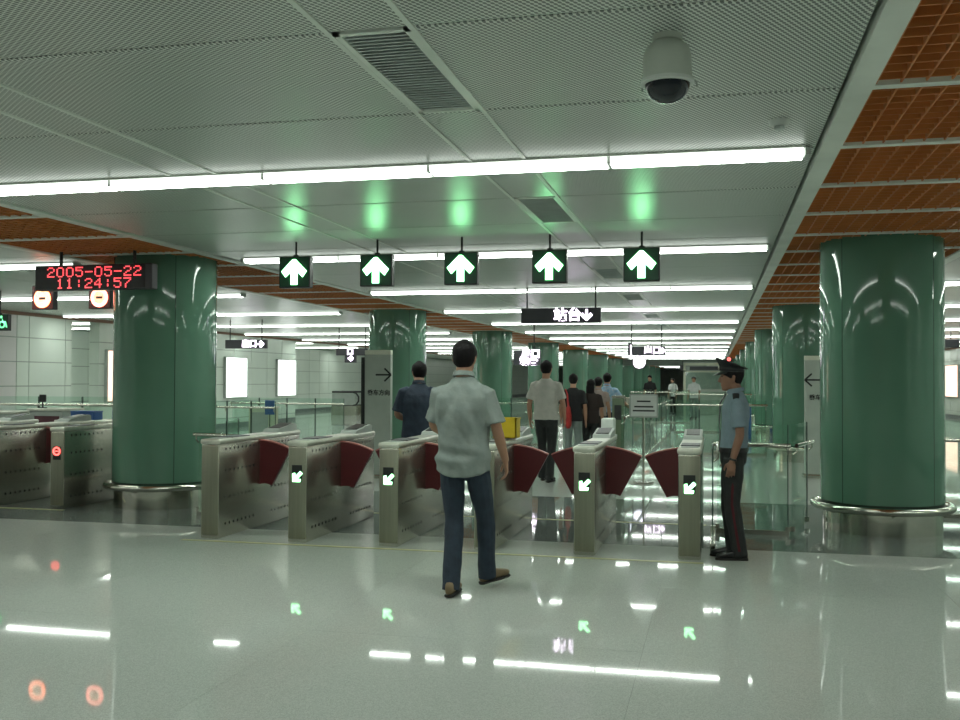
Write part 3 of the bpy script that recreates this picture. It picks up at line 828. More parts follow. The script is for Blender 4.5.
# ------------------------------------------------------------------ glass fences
def fence(p0, p1, label, top=1.09, rail=0.885, npan=1, posts=True, group='glass fences', edge_first=False, edge_last=True, base=True):
    a, b = Vector((*p0, 0)), Vector((*p1, 0)); L = (b - a).length; rz = math.atan2(b.y - a.y, b.x - a.x)
    t = tag(empty('glass_fence', a, rz), label, 'fence', group)
    w = L / npan
    for i in range(npan):
        MB().box(i * w + 0.012, (i + 1) * w - 0.012, -0.006, 0.006, 0.04, top).build('glass_pane', 'glass', t)
        for xx, on in ((i * w + 0.006, edge_first or i > 0), ((i + 1) * w - 0.012, edge_last)):
            if on: MB().box(xx - 0.003, xx + 0.006, -0.0065, 0.0065, 0.04, top).build('pane_edge', 'glass_edge', t)
    if rail: MB().tube([(-0.02, -0.05, rail), (L + 0.02, -0.05, rail)], 0.021, 10, side=(0, 0, 1)).build('handrail', 'steel_shiny', t, 60)
    if base: MB().box(0, L, -0.02, 0.02, 0.0, 0.045).build('base_channel', 'steel', t)
    if posts:
        for i in range(npan + 1):
            x = min(max(i * w, 0.015), L - 0.015)
            pp = MB().tube([(x, -0.05, rail or top), (x, -0.05, rail - 0.06 if rail else top - 0.06), (x, -0.012, (rail or top) - 0.09)], 0.009, 8)
            pp.build('rail_bracket', 'steel_shiny', t, 60)
            MB().box(x - 0.02, x + 0.02, -0.022, 0.022, 0.04, 0.09).build('clamp', 'steel_shiny', t)
    return t
fence((-0.0, 10.30), (0.70, 10.22), 'clear glass fence with steel handrail behind the guard')
fence((0.73, 10.26), (0.94, 11.05), 'short angled glass pane between the guard fence and big column', base=False)
fence((-0.03, 9.0), (-0.03, 10.12), 'narrow steel-railed glass pane alongside the last gate', top=0.92, rail=0.90)
fence((-5.62, 10.08), (-5.06, 9.95), 'glass fence between the date column and first gate', rail=0.90)
fence((-4.98, 9.80), (-4.82, 9.2), 'short glass pane joining the first gate by the date column', rail=0.90, npan=1)
fence((2.35, 12.0), (6.5, 12.4), 'glass fence with handrail beyond the big column', npan=4, rail=0.87)
fence((-1.40, 15.2), (-1.30, 29.6), 'long glass fence running down the hall past the notice', npan=7, rail=0.95, top=1.12)
fence((-1.0, 21.0), (1.0, 21.0), 'glass fence across the paid area behind the guard', npan=3, rail=1.02, top=1.12)
fence((-9.6, 17.4), (-8.0, 17.2), 'glass fence with rails below the white lightboxes', npan=3, rail=0.98, top=1.10)
fence((-10.6, 20.5), (-7.8, 20.2), 'farther glass fence below the white lightboxes', npan=4, rail=0.98, top=1.10)
fence((-12.2, 14.9), (-8.2, 15.3), 'glass fence behind the side ticket gates', npan=5, rail=1.06, top=1.2)
fence((-3.9, 23.0), (-6.0, 21.5), 'glass fence beside the far columns', npan=3, rail=0.98, top=1.1)

# ------------------------------------------------------------------ ceiling fittings
t = tag(empty('dome_camera', (-0.195, 4.16, H)), 'white dome surveillance camera with smoked half-sphere on the ceiling', 'camera')
MB().lathe((0, 0), [(0, 0), (0.062, 0), (0.062, -0.022), (0.050, -0.03), (0.0, -0.03)], 28).build('ceiling_mount', 'housing', t, 40)
MB().lathe((0, 0), [(0, -0.026), (0.060, -0.028), (0.088, -0.052), (0.098, -0.085), (0.100, -0.165), (0.104, -0.185), (0.098, -0.192), (0, -0.192)], 36).build('housing', 'housing', t, 35)
MB().lathe((0, 0), [(0.098, -0.184), (0.110, -0.188), (0.110, -0.202), (0.094, -0.206), (0.09, -0.184)], 36).build('trim_ring', 'white', t, 35)
pr = [(0.093 * math.cos(a), -0.202 - 0.080 * math.sin(a)) for a in [PI / 2 * i / 8 for i in range(9)]]
MB().lathe((0, 0), [(r, z) for r, z in pr], 32).build('smoked_dome', 'dome', t, 60)
for a in (0.3, 2.6):
    MB().tube([(0.105 * math.cos(a), 0.105 * math.sin(a), -0.185), (0.125 * math.cos(a), 0.125 * math.sin(a), -0.19), (0.125 * math.cos(a), 0.125 * math.sin(a), -0.21)], 0.004, 6).build('latch', 'grey', t)
t = tag(empty('smoke_detector', (0.34, 5.66, H)), 'small white smoke detector on the ceiling panel near the dome camera', 'detector')
MB().lathe((0, 0), [(0, 0.0), (0.058, 0.0), (0.058, -0.012), (0.046, -0.03), (0.0, -0.03)], 24).build('base', 'white', t, 35)
MB().lathe((0, 0), [(0.026, -0.029), (0.028, -0.045), (0.018, -0.052), (0.0, -0.052)], 20).build('sensor', 'vent', t, 35)

# ------------------------------------------------------------------ people
VOX = 0.008
def remesh(mb, vox, smooth_it=4):
    me = mb.mesh('tmp')
    o = bpy.data.objects.new('tmp', me); col.objects.link(o)
    m = o.modifiers.new('r', 'REMESH'); m.mode = 'VOXEL'; m.voxel_size = vox; m.adaptivity = 0.0
    s = o.modifiers.new('s', 'SMOOTH'); s.factor = 0.5; s.iterations = smooth_it
    dg = bpy.context.evaluated_depsgraph_get()
    out = bpy.data.meshes.new_from_object(o.evaluated_get(dg))
    bpy.data.objects.remove(o); bpy.data.meshes.remove(me)
    out.polygons.foreach_set('use_smooth', [True] * len(out.polygons))
    return out
def wrinkle(me, amp, fx, seed=0.0):
    n = len(me.vertices)
    co = np.empty(n * 3); no = np.empty(n * 3)
    me.vertices.foreach_get('co', co); me.vertices.foreach_get('normal', no)
    co = co.reshape(-1, 3); no = no.reshape(-1, 3)
    for i in range(n):
        p = co[i]
        d = noise.noise(Vector((p[0] * fx[0] + seed, p[1] * fx[1], p[2] * fx[2])))
        d += 0.5 * noise.noise(Vector((p[0] * fx[0] * 2.1 + p[2] * 9, p[1] * fx[1] * 2.1, p[2] * fx[2] * 2.1 + seed)))
        co[i] += no[i] * d * amp
    me.vertices.foreach_set('co', co.ravel()); me.update()
def folds(me):
    """cloth creases: blousing at the waist, drag lines from the armpits"""
    nrm = [v.normal.copy() for v in me.vertices]
    for v in me.vertices:
        x, y, z = v.co
        w = math.exp(-((z - 0.97) / 0.06) ** 2)
        d = 0.010 * w * math.sin(38 * (z + 0.25 * x) + 3 * x) + 0.012 * math.exp(-((z - 0.93) / 0.03) ** 2) * (1 if y < 0 else 0.4)
        u = math.exp(-((z - 1.24) / 0.13) ** 2)
        d += 0.007 * u * math.sin(46 * (abs(x) * 0.8 + 0.45 * z)) * min(1, abs(x) / 0.08)
        d += 0.005 * math.exp(-((z - 1.1) / 0.12) ** 2) * math.sin(55 * x + 9 * z)
        v.co += nrm[v.index] * d
    me.update()
def lerp(a, b, t): return Vector(a) * (1 - t) + Vector(b) * t
def limb(mb, a, b, c, ra, rb, rc, rab=None, rbc=None, n=12):
    """tapered bent limb through three joints"""
    rab = rab or (ra + rb) / 2 * 1.03; rbc = rbc or (rb + rc) / 2 * 1.06
    a, b, c = Vector(a), Vector(b), Vector(c)
    k1, k2 = lerp(a, b, 0.88), lerp(b, c, 0.12)
    mid = (k1 + k2) / 2 * 0.55 + b * 0.45
    mb.tube([a, lerp(a, b, 0.4), k1, mid, k2, lerp(b, c, 0.4), c], [ra, rab, rb * 1.02, rb, rb * 1.02, rbc, rc], n)
def hand(mb, w, d, s, nrm, curl=0.6, k=1.0, sgn=1):
    """w wrist, d towards fingers, s towards the thumb side, nrm palm side"""
    w, d, s, nrm = Vector(w), Vector(d).normalized(), Vector(s).normalized(), Vector(nrm).normalized()
    s = (s - d * s.dot(d)).normalized(); nrm = (nrm - d * nrm.dot(d) - s * nrm.dot(s)).normalized()
    pl = 0.088 * k
    mb.tube([w - d * 0.02, w + d * 0.012 * k, w + d * 0.045 * k, w + d * pl], [(0.024 * k, 0.020 * k), (0.030 * k, 0.018 * k), (0.040 * k, 0.0155 * k), (0.040 * k, 0.0125 * k)], 10, side=s)
    for i, L in enumerate((0.074, 0.082, 0.076, 0.060)):
        off = (0.030 - 0.0200 * i) * k
        p0 = w + d * (pl - 0.012 * k) + s * off
        dirs = []; ang = curl * (0.45 + 0.06 * i)
        pts = [p0]; rr = [0.0092 * k]
        dd = d.copy()
        a = 0
        for j, fr in enumerate((0.46, 0.30, 0.24)):
            a += ang
            dd = d * math.cos(a) + nrm * math.sin(a) + s * (0.05 * (1.5 - i))
            pts.append(pts[-1] + dd.normalized() * L * fr * k); rr.append((0.0088 - 0.0010 * j) * k)
        mb.tube(pts, rr, 8, side=s)
    b0 = w + d * 0.018 * k + s * 0.020 * k
    b1 = b0 + (d * 0.55 + s * 0.70 + nrm * 0.35).normalized() * 0.040 * k
    b2 = b1 + (d * 0.9 + s * 0.22 + nrm * 0.4).normalized() * 0.032 * k
    b3 = b2 + (d * 0.95 + nrm * 0.45).normalized() * 0.024 * k
    mb.tube([b0, b1, b2, b3], [0.014 * k, 0.0125 * k, 0.0105 * k, 0.0085 * k], 8)
HEAD_RINGS = [(-0.118, 0.022, 0.026, 0.052), (-0.105, 0.040, 0.046, 0.042), (-0.080, 0.053, 0.068, 0.022), (-0.045, 0.064, 0.084, 0.008), (0.0, 0.072, 0.094, 0.0),
              (0.04, 0.0755, 0.0985, -0.004), (0.075, 0.070, 0.092, -0.006), (0.10, 0.054, 0.072, -0.008), (0.116, 0.030, 0.042, -0.008), (0.121, 0.008, 0.010, -0.008)]
def head_axes(yawd, pitchd):
    return Matrix.Rotation(yawd, 3, 'Z') @ Matrix.Rotation(pitchd, 3, 'X')
def person(P):
    """P: dict of pose and clothing; local frame faces +Y, x to the person's right, feet on z = 0"""
    s = P.get('h', 1.75) / 1.75
    J = dict(pelvis=(0, 0, 0.96), chest=(0, 0.0, 1.28), neck=(0, -0.01, 1.50), head=(0, 0.02, 1.635),
             shR=(0.175, -0.005, 1.425), shL=(-0.175, -0.005, 1.425), elR=(0.235, -0.03, 1.13), elL=(-0.235, -0.03, 1.13), wrR=(0.235, 0.05, 0.88), wrL=(-0.235, 0.05, 0.88),
             hipR=(0.088, 0, 0.91), hipL=(-0.088, 0, 0.91), knR=(0.095, 0.015, 0.50), knL=(-0.095, 0.015, 0.50), anR=(0.09, -0.03, 0.085), anL=(-0.09, -0.03, 0.085))
    J.update(P.get('J', {}))
    J = {k: Vector(v) for k, v in J.items()}
    t = empty('person', P['loc'], P.get('rz', 0)); t.scale = (s, s, s)
    tag(t, P['label'], 'person', P.get('group'))
    vox = P.get('vox', VOX)
    det = P.get('detail', True)
    fat = P.get('fat', 1.0)
    HA = head_axes(P.get('hyaw', 0), P.get('hpitch', 0))
    hc = J['head']
    # ---- body: one continuous skin surface
    b = MB()
    pel, ch, nk = J['pelvis'], J['chest'], J['neck']
    b.tube([pel - Vector((0, 0, 0.06)), pel + Vector((0, 0, 0.08)), lerp(pel, ch, 0.55), ch, lerp(ch, nk, 0.55), lerp(ch, nk, 0.80), nk],
           [(0.13 * fat, 0.095 * fat), (0.14 * fat, 0.10 * fat), (0.135 * fat, 0.095 * fat), (0.155 * fat, 0.105 * fat), (0.155 * fat, 0.09), (0.10, 0.07), (0.058, 0.056)], 16, side=(1, 0, 0))
    b.tube([nk - Vector((0, 0, 0.05)), nk + Vector((0, 0.0, 0.03)), hc + HA @ Vector((0, -0.015, -0.06))], [0.062, 0.056, 0.058], 14)
    b.rings([[hc + HA @ Vector((rx * math.cos(2 * PI * i / 18), yo + ry * math.sin(2 * PI * i / 18), z)) for i in range(18)] for z, rx, ry, yo in HEAD_RINGS])
    b.tube([hc + HA @ Vector(p) for p in ((0, 0.088, 0.022), (0, 0.104, -0.008), (0, 0.112, -0.030), (0, 0.088, -0.040))], [0.008, 0.010, 0.0135, 0.009], 8)
    b.tube([hc + HA @ Vector(p) for p in ((-0.022, 0.077, -0.068), (0, 0.089, -0.066), (0.022, 0.077, -0.068))], [0.006, 0.009, 0.006], 6)
    b.tube([hc + HA @ Vector(p) for p in ((-0.04, 0.075, 0.03), (0, 0.090, 0.034), (0.04, 0.075, 0.03))], [0.008, 0.009, 0.008], 6)
    for sg in (-1, 1):
        b.tube([hc + HA @ Vector((sg * 0.066, -0.010, -0.042)), hc + HA @ Vector((sg * 0.078, -0.016, -0.012)), hc + HA @ Vector((sg * 0.080, -0.018, 0.016)), hc + HA @ Vector((sg * 0.068, -0.010, 0.026))],
               [(0.008, 0.008), (0.016, 0.009), (0.017, 0.009), (0.008, 0.007)], 8, side=(0, 1, 0))
    for q, sg in (('R', 1), ('L', -1)):
        limb(b, J['sh' + q], J['el' + q], J['wr' + q], 0.050, 0.039, 0.026, 0.046, 0.038)
        wr, el = J['wr' + q], J['el' + q]
        hd = P.get('hand' + q)
        d = Vector(hd[0]) if hd else (wr - el)
        if det:
            hand(b, wr, d, hd[1] if hd else (0, 1, 0), hd[2] if hd else (-sg, 0, 0), P.get('curl', 0.6), 1.0, sg)
        else:
            b.tube([wr, wr + d.normalized() * 0.08, wr + d.normalized() * 0.16], [(0.03, 0.02), (0.038, 0.02), (0.02, 0.015)], 8, side=(0, 1, 0))
        limb(b, J['hip' + q], J['kn' + q], J['an' + q], 0.075 * fat, 0.052, 0.036, 0.072 * fat, 0.052)
    me = remesh(b, min(vox, 0.0065) if det else vox, 3 if det else 2)
    me.materials.append(M[P.get('skin', 'skin')])
    body = link('body', me, t)
    # eyes and brows
    if det and P.get('face', True):
        for sg in (-1, 1):
            MB().sphere(hc + HA @ Vector((sg * 0.031, 0.083, 0.010)), (0.013, 0.008, 0.007), 10, 6).build('eye', 'ink', body, 60)
            MB().tube([hc + HA @ Vector(p) for p in ((sg * 0.016, 0.0945, 0.034), (sg * 0.034, 0.089, 0.038), (sg * 0.05, 0.077, 0.033))], [0.003, 0.0045, 0.002], 6).build('eyebrow', 'hair', body)
    # ---- hair
    hm = MB(); nA, nB = 28, 10
    rings = []
    low_f, low_b = P.get('hair', (0.048, -0.085))
    vol = P.get('hairvol', 1.10)
    for j in range(nB + 1):
        ring = []
        for i in range(nA):
            a = 2 * PI * i / nA
            fr = 0.5 + 0.5 * math.sin(a)          # 1 at the face, 0 at the nape
            side_ = 1 - abs(math.sin(a))
            low = low_b + (low_f - low_b) * (fr ** 1.2) + 0.012 * side_
            z = 0.128 + (low - 0.128) * (j / nB) ** 1.05 if j else 0.131
            zz = min(z, 0.1205)
            # radius of head at this height
            for q in range(len(HEAD_RINGS) - 1):
                z0, x0, y0, o0 = HEAD_RINGS[q]; z1, x1, y1, o1 = HEAD_RINGS[q + 1]
                if z0 <= zz <= z1:
                    u = (zz - z0) / (z1 - z0); rx, ry, yo = x0 + (x1 - x0) * u, y0 + (y1 - y0) * u, o0 + (o1 - o0) * u; break
            k = vol if j < nB else 1.02
            ex = 0.006 if j < nB else 0.0
            if j == 0: rx, ry = 0.012, 0.014
            jit = 1 + 0.025 * noise.noise(Vector((i * 0.9, j * 0.7, P['loc'][0] * 3)))
            ring.append(hc + HA @ Vector(((rx * k + ex) * jit * math.cos(a), yo + (ry * k + ex) * jit * math.sin(a), z * (1.04 if j < nB - 2 else 1))))
        rings.append(ring)
    inner = [hc + HA @ Vector((0, 0, 0.04)) + (p - hc - HA @ Vector((0, 0, 0.04))) * 0.72 for p in rings[-1]]
    rings.append(inner)
    if P.get('long_hair'):
        hm.tube([hc + Vector((0, -0.03, 0.06)), hc + Vector((0, -0.065, -0.03)), hc + Vector((0, -0.075, -0.13)), hc + Vector((0, -0.075, -0.21))], [(0.07, 0.05), (0.086, 0.05), (0.085, 0.04), (0.05, 0.02)], 12, side=(1, 0, 0))
    hm.rings(rings)
    hm.build('hair', P.get('hairmat', 'hair'), t, 70)
    # ---- shirt
    hem = P.get('hem', 0.86); sw = P.get('shirt_w', 1.0) * fat
    sb = MB()
    up_ = nk - Vector((0, 0, 0.005))
    base = Vector((pel.x, pel.y, hem))
    top3 = lerp(ch, nk, 0.62)
    sb.tube([base, lerp(base, ch, 0.25), lerp(base, ch, 0.6), ch, lerp(ch, nk, 0.36), top3, lerp(ch, nk, 0.84), up_ + Vector((0, 0, 0.012))],
            [(0.185 * sw, 0.128 * sw), (0.178 * sw, 0.125 * sw), (0.172 * sw, 0.122 * sw), (0.192 * sw, 0.130 * sw), (0.198 * sw, 0.124), (0.172, 0.104), (0.112, 0.084), (0.068, 0.068)], 22, side=(1, 0, 0))
    sl = P.get('sleeve', 0.82)
    for q in 'RL':
        sh, el = J['sh' + q], J['el' + q]
        wr = J['wr' + q]
        inw = Vector((-0.06 if q == 'R' else 0.06, 0, 0.0))
        if sl <= 1:
            e = lerp(sh, el, sl); sb.tube([sh + inw, sh + Vector((0, 0, -0.02)), lerp(sh, el, sl * 0.55), e], [0.050, 0.060, 0.064, P.get('cuff', 0.074) * 0.94], 14)
        else:
            limb(sb, sh, el, wr, 0.068, 0.056, 0.042, 0.066, 0.05)
    me = remesh(sb, vox, 8)
    hd_ = P.get('tail', 0.0)
    for v in me.vertices:
        if v.co.z < hem + 0.10 and abs(v.co.x - pel.x) < 0.23:
            k = (hem + 0.10 - v.co.z) / 0.10
            v.co.z -= k * hd_ * max(0.0, 1 - ((v.co.x - pel.x) / 0.19) ** 2)
    me.update()
    if P.get('folds'): folds(me)
    wrinkle(me, P.get('wr', 0.007), (9, 7, 6), P['loc'][0])
    me.materials.append(M[P['shirt']])
    shirt = link(P.get('shirt_name', 'shirt'), me, t)
    if P.get('collar', True):
        cm = MB(); n = 20; rr = []
        for zz, rad in ((0.0, 0.070), (0.032, 0.066), (0.036, 0.070), (0.004, 0.080)):
            rr.append([nk + Vector((rad * math.cos(2 * PI * i / n), 0.002 + rad * 1.02 * math.sin(2 * PI * i / n), zz - 0.012 * math.sin(2 * PI * i / n))) for i in range(n)])
        cm.rings(rr, closed=True)
        cm.build('collar', P['shirt'], shirt, 50)
        if det:
            yk = MB()   # back yoke seam
            yk.tube([(x, ch.y - 0.126 + 0.3 * x * x, 1.405 - 0.10 * abs(x) ** 1.5) for x in (-0.15, -0.08, 0, 0.08, 0.15)], 0.003, 6)
    # ---- trousers
    tb = MB()
    tw = P.get('trouser_w', 1.0)
    tb.tube([pel + Vector((0, 0, 0.07)), pel, pel - Vector((0, 0, 0.10)), pel - Vector((0, 0, 0.165))], [(0.158 * fat, 0.112 * fat), (0.168 * fat, 0.120 * fat), (0.165 * fat, 0.115 * fat), (0.10, 0.07)], 18, side=(1, 0, 0))
    for q in 'RL':
        hp, kn, an = J['hip' + q], J['kn' + q], J['an' + q]
        an2 = an + Vector((0, -0.008, -0.048))
        limb(tb, hp, kn, an2, 0.088 * fat * tw, 0.068 * tw, 0.064 * tw, 0.088 * fat * tw, 0.066 * tw)
    me = remesh(tb, vox, 4); wrinkle(me, 0.005, (10, 10, 7), 3.0)
    me.materials.append(M[P['trousers']])
    tro = link('trousers', me, t)
    # ---- shoes
    for q, sg in (('R', 1), ('L', -1)):
        an = J['an' + q]
        fd = Vector(P.get('foot' + q, (0.12 * sg, 1, 0))).normalized()
        side_ = Vector((fd.y, -fd.x, 0)).normalized(); upv = side_.cross(fd).normalized()
        if upv.z < 0: upv = -upv
        o0 = an - upv * 0.085
        def ringz(u, w, hgt, z0=0.0):
            pts = []
            for i in range(12):
                a = 2 * PI * i / 12
                x = w * math.copysign(abs(math.cos(a)) ** 0.7, math.cos(a)); z = z0 + hgt * (0.5 + 0.5 * math.copysign(abs(math.sin(a)) ** 0.8, math.sin(a)))
                pts.append(o0 + fd * u + side_ * x + upv * z)
            return pts
        sm = MB().rings([ringz(-0.072, 0.012, 0.05, 0.02), ringz(-0.066, 0.028, 0.075, 0.018), ringz(-0.03, 0.036, 0.10, 0.018), ringz(0.02, 0.037, 0.098, 0.018), ringz(0.07, 0.040, 0.072, 0.018),
                         ringz(0.12, 0.046, 0.056, 0.018), ringz(0.165, 0.044, 0.046, 0.018), ringz(0.195, 0.026, 0.034, 0.02), ringz(0.203, 0.008, 0.012, 0.026)])
        sh_ = sm.build('shoe', P.get('shoes', 'shoe_black'), t, 60)
        so = MB().rings([ringz(-0.076, 0.016, 0.024), ringz(-0.065, 0.034, 0.024), ringz(0.0, 0.036, 0.022), ringz(0.10, 0.047, 0.020), ringz(0.165, 0.047, 0.020), ringz(0.203, 0.026, 0.020), ringz(0.21, 0.006, 0.018)])
        so.build('sole', 'sole', sh_, 50)
    if P.get('belt', False):
        bm_ = MB(); n = 28
        z = P['belt_z']
        rr = [[(rx * math.cos(2 * PI * i / n), ry * math.sin(2 * PI * i / n) + pel.y, zz) for i in range(n)] for rx, ry, zz in ((0.172 * fat, 0.128 * fat, z - 0.02), (0.178 * fat, 0.132 * fat, z - 0.02), (0.178 * fat, 0.132 * fat, z + 0.02), (0.172 * fat, 0.128 * fat, z + 0.02))]
        bm_.rings(rr, closed=True); bm_.build('belt', 'black', tro, 30)
    return t, J, hc, HA, tro, shirt

# the walking man, seen from behind
wm = person(dict(loc=(-1.765, 6.93, 0), h=1.79, rz=0.0, label='man walking away in a pale grey shirt and dark jeans', group='people at the gates',
    J=dict(head=(0.0, 0.025, 1.635), neck=(0, 0.0, 1.505), elR=(0.245, -0.01, 1.135), wrR=(0.285, 0.085, 0.915), elL=(-0.235, 0.05, 1.16), wrL=(-0.13, 0.24, 1.06), shR=(0.178, -0.005, 1.405), shL=(-0.178, -0.005, 1.405),
           hipL=(-0.088, 0, 0.91), knL=(-0.055, -0.02, 0.50), anL=(-0.042, -0.16, 0.090), knR=(0.135, 0.12, 0.50), anR=(0.135, 0.185, 0.120)),
    footR=(0.55, 0.85, 0.10), footL=(-0.05, 1, 0), handR=((0.05, 0.2, -1), (-0.3, 1, 0), (-1, 0, 0)), curl=0.75,
    shirt='shirt_grey', trousers='jeans', shoes='tan', hem=0.85, tail=0.045, folds=True, shirt_w=1.07, sleeve=0.84, cuff=0.082, hair=(0.05, -0.085), wr=0.011, vox=0.007, face=True))
# the guard in profile
gd, J, hc, HA, tro, shirt = person(dict(loc=(0.165, 8.80, 0), h=1.66, rz=PI / 2, label='guard in peaked cap, pale blue shirt and black trousers standing at the gates', group='people at the gates',
    J=dict(head=(0.0, 0.035, 1.63), neck=(0, 0.0, 1.50), chest=(0, 0.0, 1.28), pelvis=(0, 0.02, 0.97), elL=(-0.235, -0.035, 1.13), wrL=(-0.225, 0.035, 0.89), elR=(0.235, -0.03, 1.13), wrR=(0.22, 0.05, 0.88),
           knL=(-0.09, 0.035, 0.50), anL=(-0.085, -0.03, 0.085), knR=(0.09, 0.06, 0.50), anR=(0.085, 0.02, 0.085), hipL=(-0.088, 0.02, 0.91), hipR=(0.088, 0.02, 0.91)),
    footL=(-0.08, 1, 0), footR=(0.1, 1, 0), skin='skin_dark', shirt='uniform', trousers='trouser_black', hem=0.975, shirt_w=0.97, sleeve=0.80, cuff=0.072, hair=(0.04, -0.07), hairvol=1.05,
    wr=0.005, vox=0.007, belt=True, belt_z=0.985, trouser_w=1.08, handL=((0.0, 0.12, -1), (0, 1, 0), (1, 0, 0)), curl=0.5))
# cap: band, flared crown, visor, badge
cap = empty('peaked_cap'); cap.parent = gd
def cring(z, rx, ry, yo, tilt=0.0, n=28):
    return [hc + HA @ Vector((rx * math.cos(2 * PI * i / n), yo + ry * math.sin(2 * PI * i / n), z + tilt * math.sin(2 * PI * i / n))) for i in range(n)]
MB().rings([cring(0.052, 0.084, 0.106, -0.004, 0.004), cring(0.092, 0.087, 0.110, -0.004, 0.010)]).build('cap_band', 'black', cap, 40)
MB().rings([cring(0.090, 0.086, 0.109, -0.004, 0.010), cring(0.112, 0.108, 0.128, -0.002, 0.034), cring(0.124, 0.122, 0.146, -0.002, 0.050), cring(0.134, 0.116, 0.140, -0.002, 0.050), cring(0.136, 0.06, 0.07, -0.002, 0.026), cring(0.137, 0.01, 0.01, -0.002, 0.0)]).build('cap_crown', 'cap_black', cap, 50)
vs = MB(); n = 12; vr = []
for dz in (0.0, -0.006):
    inner = [hc + HA @ Vector((0.086 * math.cos(a), -0.004 + 0.106 * math.sin(a), 0.058 + dz)) for a in [PI * (0.12 + 0.76 * i / n) for i in range(n + 1)]]
    outer = [hc + HA @ Vector((0.095 * math.cos(a), 0.0 + (0.106 + 0.055 * math.sin(a) ** 2) * math.sin(a), 0.056 - 0.032 * math.sin(a) + dz)) for a in [PI * (0.12 + 0.76 * i / n) for i in range(n + 1)]]
    vr.append((inner, outer))
vv = vr[0][0] + vr[0][1] + vr[1][0] + vr[1][1]; m1 = n + 1; ff = []
for i in range(n):
    ff += [(i, i + 1, m1 + i + 1, m1 + i), (2 * m1 + i, 3 * m1 + i, 3 * m1 + i + 1, 2 * m1 + i + 1), (m1 + i, m1 + i + 1, 3 * m1 + i + 1, 3 * m1 + i), (i, 2 * m1 + i, 2 * m1 + i + 1, i + 1)]
vs.add(vv, ff); vs.build('visor', 'shoe_black', cap, 50)
MB().sphere(hc + HA @ Vector((0, 0.112, 0.088)), (0.018, 0.008, 0.020), 10, 6).build('cap_badge', 'badge', cap, 60)
MB().rings([cring(0.062, 0.0865, 0.1085, -0.004, 0.005), cring(0.068, 0.0885, 0.1105, -0.004, 0.006), cring(0.072, 0.0875, 0.1095, -0.004, 0.0065)]).build('cap_cord', 'cap_black', cap, 50)
for sg in (-1, 1):
    MB().tube([(sg * 0.105, 0.0, 1.488), (sg * 0.150, 0.0, 1.470), (sg * 0.205, 0.0, 1.428)], [(0.030, 0.006), (0.030, 0.007), (0.024, 0.006)], 10, side=(0, 1, 0)).build('epaulette', 'cap_black', shirt, 40)
MB().tube([(0, 0.085, 1.485), (0, 0.135, 1.40), (0, 0.142, 1.25), (0, 0.138, 1.10), (0, 0.14, 1.0)], [(0.018, 0.008), (0.022, 0.007), (0.030, 0.006), (0.036, 0.006), (0.02, 0.005)], 8, side=(1, 0, 0)).build('necktie', 'black', shirt, 50)
MB().box(-0.03, 0.03, 0.155, 0.165, 0.965, 1.005).build('belt_buckle', 'badge', tro)
MB().tube([(-0.172, 0.02, 0.93), (-0.176, 0.02, 0.80), (-0.170, 0.03, 0.65), (-0.160, 0.035, 0.50), (-0.155, 0.005, 0.30), (-0.152, -0.03, 0.09)], [(0.012, 0.006)] * 6, 8, side=(0, 1, 0)).build('red_side_stripe', 'red_stripe', tro, 50)
MB().tube([(0.172, 0.02, 0.93), (0.176, 0.02, 0.80), (0.170, 0.03, 0.65), (0.160, 0.055, 0.50), (0.155, 0.045, 0.30), (0.152, 0.02, 0.09)], [(0.012, 0.006)] * 6, 8, side=(0, 1, 0)).build('red_side_stripe', 'red_stripe', tro, 50)
wl = Vector((-0.225, 0.035, 0.89)); dl = (wl - Vector((-0.235, -0.035, 1.13))).normalized()
MB().tube([wl - dl * 0.03, wl - dl * 0.012], [0.034, 0.034], 16).build('wristwatch', 'black', gd, 40)
# man in dark shirt just past the gates
person(dict(loc=(-3.27, 10.78, 0), h=1.72, rz=0.25, label='man in a slate blue shirt just past the gates, beside the arrow board', group='people at the gates', hyaw=0.3,
    J=dict(head=(0.0, 0.07, 1.625), neck=(0, 0.02, 1.495), elL=(-0.255, 0.03, 1.14), wrL=(-0.12, 0.22, 1.06), elR=(0.25, 0.03, 1.14), wrR=(0.14, 0.22, 1.05), knR=(0.10, 0.10, 0.5), anR=(0.1, 0.12, 0.085), knL=(-0.09, 0.0, 0.5), anL=(-0.09, -0.15, 0.09)),
    shirt='navy', trousers='trouser_black', hem=0.88, shirt_w=1.06, sleeve=0.86, cuff=0.078, wr=0.008, vox=0.009))
# walker in off-white tee
person(dict(loc=(-2.48, 14.75, 0), h=1.80, rz=-0.05, label='man in an off-white shirt and black trousers walking away beyond the gates', group='people beyond the gates',
    J=dict(elL=(-0.25, 0.0, 1.14), wrL=(-0.25, 0.05, 0.90), elR=(0.25, 0.0, 1.14), wrR=(0.26, 0.07, 0.91), knR=(0.085, 0.0, 0.5), anR=(0.08, -0.14, 0.09), knL=(-0.08, 0.12, 0.5), anL=(-0.08, 0.16, 0.085)),
    shirt='tee', trousers='trouser_black', hem=0.90, shirt_w=1.05, sleeve=0.80, cuff=0.08, collar=False, shirt_name='tee_shirt', vox=0.011, wr=0.007))
grp = 'people beyond the gates'
pa, *_ = person(dict(loc=(-2.45, 17.45, 0), h=1.62, rz=0, label='person in a black top and grey trousers carrying a red bag', group=grp, shirt='top_black', trousers='grey_trouser', vox=0.012, detail=False, collar=False,
    J=dict(wrL=(-0.24, 0.06, 0.95))))
person(dict(loc=(-2.17, 17.7, 0), h=1.53, rz=-0.1, label='long-haired person in dark brown beside the red bag carrier', group=grp, shirt='brown_top', trousers='trouser_black', vox=0.012, detail=False, collar=False, long_hair=True))
